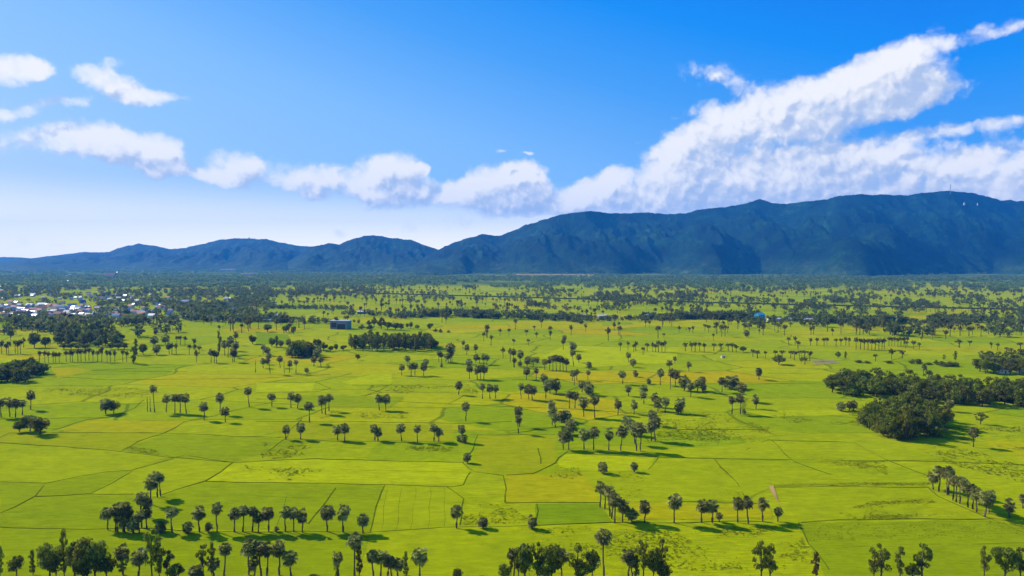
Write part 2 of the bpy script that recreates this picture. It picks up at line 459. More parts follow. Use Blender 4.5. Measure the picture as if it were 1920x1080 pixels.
def palm_crown(seed, n=46):
    global rnd
    keep = rnd; rnd = random.Random(seed); mb = MB()
    for i in range(n):
        z = -0.78 + 1.72 * (i + .5) / n; t = i * 2.39996 + rnd.uniform(-.4, .4)
        z = max(-.92, min(.97, z + rnd.uniform(-.1, .1))); r = math.sqrt(1 - z * z)
        d = Vector((r * math.cos(t), r * math.sin(t), z))
        hub = d * rnd.uniform(.34, .66)
        fan_leaf(mb, hub, (d + Vector((0, 0, -.18))).normalized(), rnd.uniform(.30, .56), 8, rnd.uniform(130, 200), .26, Vector((0, 0, -.05)))
    for i in range(10):   # bud leaves filling the heart
        d = rand_dir(.0, 1); fan_leaf(mb, d * .15, d, .33, 6, 140, .1)
    rnd = keep
    return mb.mesh('palm_crown')


def palm_dead(seed, n=13):
    global rnd
    keep = rnd; rnd = random.Random(seed); mb = MB()
    for i in range(n):
        z = rnd.uniform(-.97, -.5); t = i * 2.4; r = math.sqrt(1 - z * z)
        d = Vector((r * math.cos(t), r * math.sin(t), z)); fan_leaf(mb, d * .4, d, rnd.uniform(.3, .48), 6, 100, .3, Vector((0, 0, -.1)))
    rnd = keep
    return mb.mesh('palm_dead_fronds')


def palm_trunk(seed):
    r_ = random.Random(seed); mb = MB(); pts = []; rad = []
    bx, by = r_.uniform(-.035, .035), r_.uniform(-.035, .035)
    for i in range(9):
        t = i / 8; s = math.sin(t * math.pi)
        pts.append((bx * s * 12, by * s * 12, t))
        rad.append((.40 if i == 0 else .29) * (1 - .22 * t) * (1 + .06 * r_.uniform(-1, 1)))
    mb.tube(pts, rad, 8)
    return mb.mesh('palm_trunk', True)


CROWNS = [palm_crown(s, n) for s, n in ((1, 48), (2, 54), (3, 42), (4, 50), (5, 36), (6, 46))]
DEADS = [palm_dead(s) for s in (1, 2, 3)]
TRUNKS = [palm_trunk(s) for s in range(5)]


def quads_at(C, S, seed, flat=.0):
    """leaf sized quads, random orientation, centres C (n,3), half sizes S"""
    r = np.random.default_rng(seed); n = len(C)
    a = r.normal(size=(n, 3)); a /= np.linalg.norm(a, axis=1)[:, None]
    b_ = r.normal(size=(n, 3)); b_ -= (a * b_).sum(1)[:, None] * a; b_ /= np.linalg.norm(b_, axis=1)[:, None]
    S = S[:, None]
    bend = r.uniform(.55, 1.0, size=(n, 1))
    V = np.stack([C - a * S, C - b_ * S * .6 * bend, C + a * S, C + b_ * S * .6], 1).reshape(-1, 3)
    Q = np.arange(n * 4).reshape(n, 4)
    return V, Q


def tree_parts(kind, seed):
    r = np.random.default_rng(seed); rr = random.Random(seed)
    # clump centres in a unit tree: height 1, half width .5
    cl = []
    if kind == 'round':
        for i in range(26):
            d = r.normal(size=3); d /= np.linalg.norm(d); q = rr.uniform(.45, 1.0) ** .6
            cl.append((d[0] * .36 * q, d[1] * .36 * q, .56 + d[2] * .30 * q, rr.uniform(.10, .18)))
        per, ls, base = 75, .042, .26
    elif kind == 'gum':
        for i in range(20):
            z = rr.uniform(.34, .93); w = .33 * math.sin(math.pi * min(1, max(.12, (z - .18) / .85))) + .05
            t = rr.uniform(0, 6.28); q = rr.uniform(.3, 1)
            cl.append((math.cos(t) * w * q, math.sin(t) * w * q, z, rr.uniform(.08, .15)))
        per, ls, base = 62, .036, .3
    elif kind == 'slim':
        for i in range(18):
            z = .16 + .78 * i / 17; w = .30 * math.sin(math.pi * min(.96, max(.15, z))) + .05
            t = rr.uniform(0, 6.28); q = rr.uniform(.1, 1)
            cl.append((math.cos(t) * w * q, math.sin(t) * w * q, z, rr.uniform(.10, .17)))
        per, ls, base = 65, .040, .12
    else:  # bush
        for i in range(18):
            d = r.normal(size=3); d /= np.linalg.norm(d); d[2] = abs(d[2]); q = rr.uniform(.4, 1)
            cl.append((d[0] * .38 * q, d[1] * .38 * q, .18 + d[2] * .62 * q, rr.uniform(.13, .2)))
        per, ls, base = 80, .05, .05
    C = []; S = []
    zs = {'round': .8, 'gum': .62, 'slim': .5, 'bush': .9}[kind]
    for (x, y, z, s) in cl:
        d = r.normal(size=(per, 3)); d /= np.linalg.norm(d, axis=1)[:, None]
        rad = r.uniform(.25, 1.0, size=(per, 1)) ** .5 * s
        P = np.array([x, y, z]) + d * rad * np.array([1, 1, zs]); C.append(P)
        S.append(r.uniform(.6, 1.35, size=per) * ls)
    C = np.concatenate(C); S = np.concatenate(S); C[:, 2] = np.clip(C[:, 2], .02, 1.0)
    V, Q = quads_at(C, S, seed)
    crown = mesh_np('tree_crown', V, Q)
    mb = MB()
    top = {'round': .55, 'gum': .85, 'slim': .85, 'bush': .3}[kind]
    wx, wy = rr.uniform(-.03, .03), rr.uniform(-.03, .03)
    mb.tube([(0, 0, 0), (wx, wy, top * .4), (wx * .5, -wy, top * .75), (0, 0, top)], [.032, .024, .016, .006], 7)
    for (x, y, z, s) in cl[::2]:
        z0 = max(base * .6, z - .3) * .9
        mb.tube([(wx * .6, wy * .6, z0), (x * .5, y * .5, (z0 + z) / 2 + .02), (x, y, z)], [.014, .009, .003], 5)
    return crown, mb.mesh('tree_trunk', True)


TREES = {k: [tree_parts(k, s) for s in sd] for k, sd in (('round', (21, 22, 23, 24)), ('gum', (31, 32, 33)), ('slim', (41, 42)), ('bush', (51, 52)))}
LEAF = {'dark': M_LEAFA, 'olive': M_LEAFB, 'pale': M_LEAFC, 'rust': M_LEAFD}
TREE_MESH = {}
for k, L in TREES.items():
    for i, (c, t) in enumerate(L):
        t.materials.append(M_WOOD)
        for ln, lm in LEAF.items():
            c2 = c.copy(); c2.materials.append(lm); TREE_MESH[(k, i, ln)] = (c2, t)
for m_ in CROWNS: m_.materials.append(M_PALM)
for m_ in DEADS: m_.materials.append(M_DEAD)
for m_ in TRUNKS: m_.materials.append(M_BARK)

ORD = ['first', 'second', 'third', 'fourth', 'fifth', 'sixth', 'seventh', 'eighth', 'ninth', 'tenth', 'eleventh', 'twelfth', 'thirteenth',
       'fourteenth', 'fifteenth', 'sixteenth', 'seventeenth', 'eighteenth', 'nineteenth', 'twentieth', 'twenty-first', 'twenty-second',
       'twenty-third', 'twenty-fourth', 'twenty-fifth', 'twenty-sixth', 'twenty-seventh', 'twenty-eighth', 'twenty-ninth', 'thirtieth']
COUNT = {'palm': 0, 'tree': 0}


def palm(px, top, base, w, label, group):
    X, Y = at(px, base); m = Y / F
    h = max(2.0, z_at(px, top, Y)); r = max(1.3, w * .5 * m * 1.18)
    r = min(r, h * .45)
    root = link('sugar_palm', None, loc=(X, Y, 0), rotz=rnd.uniform(0, 6.28))
    root.rotation_euler[0] = rnd.gauss(0, .035); root.rotation_euler[1] = rnd.gauss(0, .035)
    tag(root, label, 'palm tree', group)
    zs = rnd.uniform(1.12, 1.32); zc = h - r * .93 * zs; s = rnd.uniform(.95, 1.1)
    link('trunk', rnd.choice(TRUNKS), parent=root, scale=(min(1.15, .55 + r * .16),) * 2 + (zc + .1 * r,))
    link('crown', rnd.choice(CROWNS), parent=root, loc=(0, 0, zc), rotz=rnd.uniform(0, 6.28), scale=(r * s, r * s, r * zs))
    if h > 4.5:
        link('dead_fronds', rnd.choice(DEADS), parent=root, loc=(0, 0, zc - .06 * r), rotz=rnd.uniform(0, 6.28), scale=(r * .82, r * .82, r * rnd.uniform(1.0, 1.35)))
    COUNT['palm'] += 1
    return root


def tree(px, top, base, w, kind, leaf, label, group, name=None):
    if kind == 'mass': kind, name = 'bush', 'broadleaf_tree'
    X, Y = at(px, base); m = Y / F
    h = max(1.5, z_at(px, top, Y)); ww = w * m * 1.12
    L = TREES[kind]; i = rnd.randrange(len(L)); c, t = TREE_MESH[(kind, i, leaf)]
    nm = name or {'bush': 'bush', 'slim': 'slender_tree', 'gum': 'loose_crowned_tree', 'round': 'broadleaf_tree'}[kind]
    root = link(nm, None, loc=(X, Y, 0), rotz=rnd.uniform(0, 6.28)); root.empty_display_size = 1
    tag(root, label, 'bush' if nm == 'bush' else 'tree', group)
    link('crown', c, parent=root, scale=(ww, ww, h)); ts = min(ww, h * .8)
    link('trunk', t, parent=root, scale=(ww, ww, h))
    COUNT['tree'] += 1
    return root


def palm_cluster(tile, phrase, items, group=None, far=False):
    ox, oy, s = tile
    if phrase in SMALL: far = True
    P = sorted([(ox + x / s, oy + t / s, oy + b_ / s, w / s) for (x, t, b_, w) in items])
    if far:
        FARPALMS.extend(P); return
    n = len(P)
    for i, (x, t, b_, w) in enumerate(P):
        hh = (b_ - t) / max(w, 1)
        adj = 'short squat' if hh < 1.5 else ('tall thin' if hh > 2.6 else 'round headed')
        if n == 1: lab = f'{adj} sugar palm {phrase}'
        else: lab = f'{adj} palm, {ORD[i]} from the left {phrase}'
        palm(x, t, b_, w, lab, group or (('sugar palms ' + phrase) if n > 1 else 'single sugar palms on the paddies'))


def tree_cluster(tile, phrase, items, group=None):
    ox, oy, s = tile
    P = sorted(items); n = len(P)
    W = {'dark': 'dark green', 'olive': 'olive green', 'pale': 'pale green', 'rust': 'rusty brown'}
    K = {'round': 'broad tree', 'gum': 'airy tree', 'slim': 'slim tree', 'bush': 'low bush'}
    for i, (x, t, b_, w, k, lf) in enumerate(P):
        lab = f'{W[lf]} {K[k]} {phrase}' if n == 1 else f'{W[lf]} {K[k]}, {ORD[i]} from the left {phrase}'
        tree(ox + x / s, oy + t / s, oy + b_ / s, w / s, k, lf, lab, group or (('trees ' + phrase) if n > 1 else 'single trees on the paddies'))


FARPALMS = []
SMALL = {'in the even row below the left woods', 'in the dotted row at upper right', 'in the low hedge row by the small hut', 'in the packed row at upper right', 'in the second packed row at upper right',
         'in the row at upper right of centre', 'in the row beside the big round tree', 'above the dark clump at the left edge', 'on the upper right fields', 'in the thin band above the centre', 'in the left half of the upper left band'}
A1, A2, A3, A4 = (0, 840, 4), (480, 840, 4), (960, 840, 4), (1440, 840, 4)
B1, B2, B3, B4 = (0, 690, 4), (480, 690, 4), (960, 690, 4), (1440, 690, 4)
C1, C2, C3, C4, C5, C6 = [(320 * i, 580, 6) for i in range(6)]
PC, TC = palm_cluster, tree_cluster

# foreground rows -----------------------------------------------------------
PC(A1, 'in the dense clump ending the lower left row', [(805, 430, 615, 85), (868, 415, 628, 85), (925, 392, 628, 110), (962, 420, 622, 85),
   (885, 470, 630, 80), (1000, 520, 642, 90), (1048, 470, 645, 75), (1100, 430, 605, 85), (1065, 322, 600, 100), (1110, 352, 520, 80), (935, 500, 635, 80)])
PC(A1, 'in the trio above the lower left clump', [(1130, 195, 425, 100), (1180, 168, 372, 85), (1205, 180, 362, 65)])
PC(A1, 'in the long lower left row', [(1205, 530, 638, 82), (1292, 435, 636, 82), (1408, 540, 642, 80), (1497, 420, 632, 95), (1565, 550, 632, 62), (1632, 398, 632, 82),
   (1757, 432, 632, 88), (1822, 420, 632, 78), (1893, 432, 632, 76), (1935, 470, 634, 78), (2012, 428, 630, 92), (2075, 582, 632, 42),
   (2142, 428, 630, 82), (2203, 430, 630, 80), (2265, 443, 634, 96), (2457, 414, 630, 100), (2575, 412, 634, 98), (2722, 478, 642, 88)])
PC(A1, 'on the bottom edge, left third', [(920, 715, 950, 110), (1038, 748, 965, 115), (1475, 860, 1000, 125), (1605, 815, 965, 85), (1680, 700, 960, 95), (1870, 668, 955, 115),
   (1905, 800, 985, 90), (1960, 690, 962, 105), (2000, 700, 958, 92), (2092, 683, 955, 110), (2182, 752, 960, 115), (2542, 765, 975, 92)])
PC(A2, 'standing far above its neighbours on the bottom edge', [(738, 628, 958, 112)])
PC(A2, 'in the tight group at bottom centre left', [(882, 748, 965, 92), (935, 758, 965, 95), (985, 795, 965, 80), (1015, 802, 962, 78), (1062, 818, 960, 80)])
PC(A2, 'with a ragged crown at bottom centre left', [(1228, 733, 968, 118)])
PC(A2, 'alone beside the shadow under the pale striped field', [(1500, 412, 602, 98)])
PC(A2, 'on the bund right of the striped field', [(1705, 508, 602, 72)])
PC(A2, 'beside the brownish square field', [(1585, 28, 112, 62)])
PC(A3, 'below the small deep green field', [(155, 500, 606, 88)])
PC(A3, 'in the pair above the diagonal group', [(680, 98, 192, 78), (915, 98, 182, 58)])
PC(A3, 'in the diagonal group right of the green field', [(660, 243, 446, 82), (697, 268, 458, 74), (735, 275, 512, 90), (770, 322, 562, 105), (828, 372, 556, 92), (900, 440, 562, 84), (990, 383, 562, 88), (745, 330, 530, 80)])
PC(A3, 'with a doubled crown on the lower right bund', [(1215, 333, 562, 104)])
PC(A3, 'in the lower right bund row', [(1422, 373, 560, 92), (1500, 373, 564, 92), (1555, 478, 556, 52), (1692, 363, 556, 88), (1772, 358, 566, 88), (1883, 358, 552, 84), (1995, 433, 552, 68)])
PC(A3, 'on a bare trunk at bottom centre', [(690, 592, 970, 114)])
PC(A3, 'among trees at bottom centre', [(15, 738, 968, 85), (375, 738, 960, 112), (870, 748, 968, 102), (905, 790, 975, 84), (95, 700, 965, 100)])
PC(A4, 'in the slanting row at far right', [(1238, 163, 312, 78), (1280, 122, 327, 84), (1345, 130, 352, 82), (1383, 188, 392, 78), (1412, 198, 407, 78), (1440, 193, 418, 84), (1500, 233, 447, 88),
   (1535, 268, 462, 84), (1565, 288, 482, 84), (1625, 308, 517, 108), (1660, 305, 490, 84), (1355, 128, 350, 70)])
PC(A4, 'in the pair right of the slanting row', [(1810, 378, 522, 88), (1912, 338, 452, 60)])
# middle ---------------------------------------------------------------------
PC(B1, 'on the left edge by the oval weedy patch', [(230, 163, 312, 66), (8, 213, 372, 66), (75, 218, 367, 62), (115, 223, 372, 62), (168, 228, 352, 58)])
PC(B1, 'beside a bushy tree on the left bund', [(795, 218, 346, 84)])
PC(B1, 'in the short row behind bare poles, left', [(1160, 118, 332, 54), (1245, 188, 332, 62), (1312, 183, 337, 62), (1352, 183, 337, 58), (1398, 183, 342, 64)])
PC(B1, 'in the loose trio left of centre', [(1530, 248, 392, 68), (1650, 178, 347, 64), (1690, 288, 407, 60)])
PC(B1, 'with birds flying by, left of centre', [(1870, 133, 292, 62)])
PC(B2, 'in the row left of the lone pair', [(118, 178, 292, 56), (262, 173, 297, 58), (312, 188, 302, 58), (400, 243, 407, 64), (495, 198, 342, 66), (520, 203, 347, 52), (547, 183, 322, 58)])
PC(B2, 'in the lone pair near the centre', [(925, 188, 317, 62), (975, 193, 317, 62)])
PC(B2, 'in the spaced row across the middle field', [(225, 423, 537, 62), (335, 403, 537, 68), (612, 418, 542, 68), (665, 408, 547, 68), (890, 413, 547, 62), (917, 438, 547, 64), (1092, 408, 547, 68),
   (1212, 418, 557, 58), (1332, 413, 552, 62), (1370, 438, 552, 64), (1540, 418, 557, 62), (1562, 488, 562, 62), (1525, 498, 552, 54)])
PC(B2, 'above the end of the spaced middle row', [(1572, 248, 397, 62)])
PC(B2, 'alone above the patch of rough weeds', [(1518, 88, 202, 58)])
PC(B2, 'in the trio right of the weedy patch', [(1698, 108, 232, 48), (1755, 113, 232, 54), (1797, 118, 227, 52)])
PC(B3, 'in the overlapping pair left of the central group', [(57, 283, 440, 64), (50, 345, 492, 62)])
PC(B3, 'in the front of the large central group', [(385, 458, 612, 84), (425, 468, 612, 76), (540, 448, 612, 84), (612, 428, 617, 76), (725, 443, 617, 78), (812, 423, 622, 80), (925, 398, 575, 84), (960, 393, 622, 94), (935, 418, 622, 84)])
PC(B3, 'in the middle of the large central group', [(297, 228, 382, 62), (300, 278, 432, 74), (325, 328, 447, 64), (372, 308, 404, 74), (415, 308, 404, 70), (440, 373, 502, 106), (860, 348, 462, 72), (895, 373, 502, 84),
   (1045, 303, 432, 68), (1074, 343, 547, 94), (1045, 388, 547, 76)])
PC(B3, 'in the band behind the central group', [(540, 203, 367, 84), (620, 193, 372, 70), (430, 163, 302, 58), (472, 168, 302, 60), (795, 233, 352, 58), (915, 238, 347, 60), (1068, 183, 292, 62), (1095, 213, 322, 70), (1148, 208, 337, 64), (1265, 208, 342, 78), (1250, 258, 342, 66)])
PC(B3, 'in the scattered band above the central group', [(70, 108, 232, 50), (125, 118, 237, 60), (152, 118, 242, 68), (255, 98, 232, 64), (240, 43, 142, 54), (285, 73, 192, 74), (330, 78, 192, 80), (525, 88, 182, 56), (575, 98, 202, 84), (875, 118, 212, 54), (990, 118, 217, 58), (988, 163, 272, 54)])
PC(B3, 'in the high band right of centre', [(830, 8, 122, 54), (925, 13, 67, 44), (1028, 78, 122, 38), (1112, -2, 127, 58), (1190, -2, 162, 58), (1225, 3, 132, 64), (1290, 48, 172, 84), (1340, 88, 217, 64), (1390, 78, 172, 54), (1428, 53, 182, 58), (1435, 108, 172, 54)])
PC(B3, 'in the clump left of the long right grove', [(1575, 58, 182, 58), (1630, 53, 157, 90), (1670, 53, 152, 74), (1720, 98, 250, 74), (1650, 203, 347, 54), (1712, 188, 347, 68), (1740, 303, 347, 34), (1830, 198, 307, 58)])
PC(B3, 'on the bare field right of centre', [(1852, -4, 87, 48)])
PC(B4, 'in the trio before the long right grove', [(545, 248, 322, 64), (610, 238, 322, 54), (640, 238, 322, 58)])
PC(B4, 'at the foot of the long right grove', [(1357, 228, 327, 64)])
PC(B4, 'right of the round grove on a thin trunk', [(1540, 428, 592, 74)])
PC(B4, 'alone behind the long right grove', [(1165, -32, 62, 42)])
# upper middle -----------------------------------------------------------------
PC(C1, 'in the even row below the left woods', [(445, 453, 602, 62), (505, 458, 600, 54), (545, 468, 602, 52), (600, 473, 602, 54), (627, 478, 602, 52), (667, 478, 602, 58), (745, 453, 592, 58), (792, 453, 592, 64), (817, 458, 592, 58), (877, 438, 587, 74),
   (912, 438, 587, 64), (960, 438, 582, 64), (1002, 420, 577, 62), (1047, 448, 582, 54), (1100, 458, 592, 50), (1147, 408, 592, 64), (1205, 448, 592, 54), (1242, 453, 592, 54), (1292, 458, 592, 54), (1380, 448, 592, 54), (1425, 458, 592, 54)])
PC(C1, 'above the dark clump at the left edge', [(20, 338, 502, 74), (75, 378, 502, 64), (98, 348, 500, 62), (172, 338, 497, 58), (202, 343, 502, 62), (232, 328, 500, 62), (267, 318, 432, 54)])
PC(C1, 'right of the left woods', [(1750, 213, 282, 62), (1735, 288, 402, 90), (1860, 268, 402, 84), (1760, 378, 512, 90), (1905, 368, 502, 64)])
PC(C2, 'in the left half of the upper left band', [(70, 293, 402, 54), (110, 288, 402, 50), (162, 298, 407, 58), (15, 378, 502, 64), (62, 383, 502, 54), (210, 388, 512, 58), (265, 318, 452, 58), (272, 388, 502, 44), (325, 408, 502, 54), (290, 458, 597, 64)])
PC(C2, 'in the thick knot left of the domed grove', [(455, 443, 602, 64), (490, 453, 602, 64), (517, 468, 602, 56), (610, 338, 522, 84), (645, 338, 542, 80), (690, 288, 500, 74), (735, 248, 402, 62), (735, 348, 472, 84), (700, 428, 597, 80), (718, 438, 592, 74)])
PC(C2, 'in the loose group below the domed grove', [(1040, 388, 502, 54), (1080, 408, 522, 74), (1120, 478, 722, 62), (1040, 538, 662, 72), (1087, 538, 622, 64), (1233, 518, 657, 64), (1338, 568, 717, 62), (1408, 558, 722, 54), (1530, 648, 712, 54), (1325, 328, 482, 62)])
PC(C2, 'right beside the domed grove', [(1610, 523, 642, 64), (1690, 518, 642, 68), (1640, 438, 560, 80), (1655, 398, 532, 84)])
PC(C3, 'in the pair group below the rectangular grove', [(742, 508, 652, 62), (678, 608, 742, 66), (785, 588, 747, 74), (827, 588, 747, 78), (925, 588, 747, 84), (952, 548, 642, 64)])
PC(C3, 'right of the rectangular grove', [(1230, 368, 602, 100), (1245, 448, 602, 64), (1207, 478, 602, 72), (1175, 488, 592, 54), (1098, 458, 597, 54), (1128, 478, 597, 54), (1125, 598, 652, 48), (1370, 343, 452, 48), (1410, 388, 512, 62), (1512, 388, 492, 54)])
PC(C3, 'in the knot at the centre of the plain', [(1440, 543, 682, 86), (1442, 618, 782, 78), (1515, 498, 602, 62), (1552, 528, 602, 34), (1600, 498, 622, 62), (1635, 498, 622, 62), (1530, 618, 792, 88), (1567, 613, 792, 74), (1602, 618, 787, 82)])
PC(C3, 'in the thin band above the centre', [(1635, 228, 302, 80), (1685, 278, 412, 54), (1785, 218, 302, 62), (1885, 213, 302, 48), (1820, 428, 552, 58), (1900, 438, 592, 64)])
PC(C4, 'in the shady central row with bare trunks', [(370, 548, 682, 68), (420, 528, 682, 68), (460, 508, 692, 72), (500, 498, 692, 72), (540, 508, 692, 72), (577, 528, 692, 64), (612, 543, 692, 64)])
PC(C4, 'left of the shady central row', [(20, 438, 652, 64), (95, 448, 602, 84), (27, 538, 652, 54), (170, 523, 642, 84), (240, 528, 642, 58), (282, 528, 602, 64), (90, 578, 642, 62), (162, 638, 792, 84), (272, 648, 800, 64), (350, 720, 850, 70)])
PC(C4, 'in the column right of the shady row', [(685, 358, 472, 86), (695, 438, 642, 74), (750, 493, 602, 64), (865, 578, 672, 96), (855, 678, 802, 54), (700, 668, 852, 62), (680, 678, 802, 62), (732, 668, 802, 54), (578, 328, 457, 48), (590, 283, 362, 52)])
PC(C4, 'in the row at upper right of centre', [(1218, 368, 472, 54), (1305, 358, 457, 54), (1392, 353, 472, 62), (1370, 388, 482, 54), (1475, 418, 512, 62), (1520, 373, 472, 62), (1582, 368, 482, 54), (1615, 388, 482, 54), (1647, 343, 482, 72), (1687, 358, 482, 62), (1722, 348, 482, 54)])
PC(C4, 'on the field below the upper right row', [(1312, 478, 602, 62), (1362, 548, 652, 72), (1775, 558, 682, 68), (1830, 523, 602, 44)])
PC(C4, '', [(160, 228, 302, 58), (250, 183, 242, 52), (275, 258, 322, 58), (430, 233, 352, 52), (20, 328, 412, 52), (185, 328, 407, 52), (1150, 153, 242, 48), (1215, 183, 292, 64), (1198, 188, 287, 44), (1705, 268, 312, 42), (1880, 188, 262, 52), (1700, 98, 172, 52)], far=True)
PC(C5, '', [(75, 198, 262, 48), (115, 183, 267, 52), (250, 163, 242, 48), (292, 173, 262, 52), (365, 178, 252, 60), (425, 178, 252, 52), (345, 268, 352, 32), (520, 108, 182, 52), (545, 110, 180, 45), (690, 148, 232, 62), (750, 170, 230, 50),
   (905, 188, 282, 48), (860, 223, 282, 32), (1035, 138, 247, 60), (1060, 150, 200, 60), (1215, 148, 202, 62), (1370, 140, 190, 40), (1460, 150, 210, 80)], far=True)
PC(C5, 'standing clear below the blue house', [(720, 218, 317, 68)])
PC(C5, 'in the dotted row at upper right', [(1190, 308, 402, 58), (1265, 303, 402, 54), (1297, 348, 442, 68), (1438, 318, 407, 58), (1510, 318, 407, 54), (1590, 313, 412, 62), (1622, 313, 402, 54), (1725, 323, 412, 58), (1780, 323, 412, 58), (1835, 303, 407, 54), (1872, 313, 412, 54)])
PC(C5, 'in the low hedge row by the small hut', [(30, 368, 472, 80), (100, 368, 472, 64), (140, 363, 477, 62), (190, 368, 472, 64), (242, 378, 482, 70), (350, 378, 467, 80), (430, 373, 472, 64), (560, 373, 482, 62), (512, 378, 472, 74), (602, 398, 482, 64)])
PC(C5, 'in the row beside the big round tree', [(790, 448, 532, 64), (840, 458, 552, 84), (930, 468, 547, 58), (1040, 458, 542, 62), (1120, 458, 542, 78), (1215, 458, 552, 64), (1257, 458, 572, 72), (1312, 458, 542, 72), (1370, 458, 542, 72), (1430, 463, 582, 74), (1375, 538, 622, 70)])
PC(C5, 'alone left of the clear field', [(72, 578, 702, 58)])
PC(C5, 'alone in the clear field left of the grove', [(860, 648, 792, 72)])
PC(C6, 'in the packed row at upper right', [(30, 308, 452, 64), (80, 318, 452, 64), (122, 322, 456, 58), (165, 322, 456, 64), (207, 325, 456, 58), (247, 325, 458, 62), (287, 322, 458, 64), (322, 322, 456, 58), (347, 318, 450, 54)])
PC(C6, 'in the second packed row at upper right', [(400, 305, 412, 54), (432, 305, 410, 50), (465, 308, 412, 54), (500, 310, 425, 58), (535, 308, 412, 54), (570, 305, 412, 50), (605, 305, 412, 54), (590, 348, 442, 62)])
PC(C6, 'on the upper right fields', [(430, 443, 562, 86), (250, 498, 582, 64), (550, 458, 552, 88), (677, 348, 452, 62), (742, 373, 452, 54), (890, 263, 342, 58), (1190, 343, 432, 100), (1310, 348, 412, 62), (1550, 368, 442, 54), (1622, 378, 462, 58), (1722, 423, 482, 54), (1880, 368, 452, 88)])
PC(C6, '', [(110, 178, 282, 70), (540, 228, 292, 60), (590, 188, 252, 50), (665, 188, 262, 70), (765, 308, 352, 42), (840, 208, 292, 60), (920, 158, 300, 80), (1040, 228, 332, 78), (1135, 198, 262, 42), (1200, 188, 302, 70), (1300, 188, 302, 70),
   (1400, 158, 232, 60), (1520, 178, 252, 60), (1640, 188, 262, 60), (1830, 228, 272, 42), (1795, 238, 272, 32), (40, 160, 250, 60), (1340, 190, 290, 50)], far=True)

# broadleaf trees -----------------------------------------------------------
TC(A1, 'in the leafy group at bottom left', [(375, 690, 965, 190, 'round', 'olive'), (482, 608, 965, 95, 'slim', 'olive'), (560, 700, 975, 190, 'gum', 'dark'), (625, 645, 985, 240, 'round', 'olive'), (715, 668, 985, 210, 'round', 'dark'), (800, 795, 975, 150, 'round', 'dark'), (650, 760, 990, 220, 'round', 'dark'), (420, 800, 985, 110, 'gum', 'dark')])
TC(A1, 'at the bottom left corner', [(2, 728, 965, 70, 'slim', 'dark'), (125, 795, 962, 120, 'round', 'pale'), (248, 765, 955, 80, 'slim', 'olive')])
TC(A1, 'with thin foliage, bottom left', [(1140, 598, 960, 150, 'gum', 'pale'), (1195, 695, 965, 110, 'slim', 'olive'), (1255, 755, 965, 120, 'gum', 'dark'), (1315, 858, 985, 150, 'round', 'dark')])
TC(A1, 'by the bottom left palms', [(1525, 705, 960, 105, 'gum', 'pale'), (1590, 705, 960, 80, 'slim', 'olive'), (925, 830, 965, 100, 'gum', 'pale')])
TC(A2, 'near the tallest bottom palm', [(775, 718, 962, 78, 'slim', 'rust'), (1125, 778, 972, 72, 'slim', 'olive'), (430, 930, 985, 90, 'bush', 'dark'), (610, 850, 975, 60, 'slim', 'dark')])
TC(A2, 'at the bottom just left of centre', [(1508, 893, 992, 84, 'round', 'olive'), (1865, 863, 985, 110, 'round', 'dark'), (1912, 738, 975, 70, 'gum', 'olive'), (1700, 950, 1000, 90, 'bush', 'dark')])
TC(A3, 'in the leafy wall at bottom centre', [(50, 745, 985, 120, 'gum', 'dark'), (95, 688, 985, 150, 'round', 'dark'), (190, 698, 980, 120, 'gum', 'dark'), (300, 686, 990, 180, 'round', 'dark'), (490, 718, 990, 160, 'gum', 'olive'), (600, 738, 985, 130, 'round', 'dark'), (250, 800, 1000, 200, 'round', 'dark'), (540, 850, 1000, 160, 'round', 'dark')])
TC(A3, 'right of the tall bottom palm', [(985, 678, 980, 150, 'gum', 'olive'), (1060, 735, 985, 120, 'round', 'dark'), (1122, 668, 975, 130, 'gum', 'olive'), (1135, 845, 1000, 120, 'round', 'dark'), (930, 800, 980, 90, 'slim', 'dark')])
TC(A3, 'with a sparse crown at bottom right', [(1868, 688, 995, 170, 'gum', 'olive'), (1935, 720, 995, 140, 'gum', 'olive')])
TC(A4, 'apart at bottom right', [(360, 778, 972, 90, 'slim', 'rust')])
TC(A4, 'in the trio at bottom right', [(845, 713, 985, 190, 'gum', 'dark'), (795, 790, 985, 110, 'gum', 'olive'), (990, 738, 965, 120, 'slim', 'olive'), (1155, 703, 985, 180, 'gum', 'dark'), (1085, 850, 990, 120, 'round', 'dark')])
TC(A4, 'in the bottom right corner', [(1620, 728, 985, 105, 'gum', 'olive'), (1775, 713, 985, 200, 'round', 'dark'), (1895, 738, 985, 130, 'gum', 'dark')])
TC(B1, 'in the round clump by the left edge', [(145, 388, 482, 100, 'round', 'dark'), (225, 333, 475, 125, 'round', 'olive'), (300, 343, 498, 150, 'round', 'olive')])
TC(B1, 'leaning beside a palm on the left', [(852, 223, 338, 105, 'round', 'olive')])
TC(B4, 'alone on grass at far right', [(1595, 328, 422, 95, 'gum', 'dark')])
TC(C1, 'before the left woods', [(385, 248, 432, 140, 'round', 'dark'), (510, 288, 432, 110, 'round', 'dark'), (650, 288, 402, 95, 'round', 'dark'), (120, 163, 352, 80, 'round', 'olive')])
TC(C1, 'in the tall pair by left woods', [(1502, 418, 612, 120, 'slim', 'dark'), (1532, 328, 520, 80, 'slim', 'olive'), (1610, 368, 512, 95, 'round', 'dark')])
TC(C1, 'in the low line before the left woods', [(720, 372, 452, 110, 'round', 'dark'), (800, 372, 452, 110, 'round', 'olive'), (880, 375, 450, 100, 'round', 'dark'), (960, 372, 452, 110, 'round', 'olive'), (1250, 370, 452, 100, 'round', 'dark'), (1330, 372, 450, 110, 'round', 'dark'), (1400, 368, 450, 100, 'round', 'dark')])
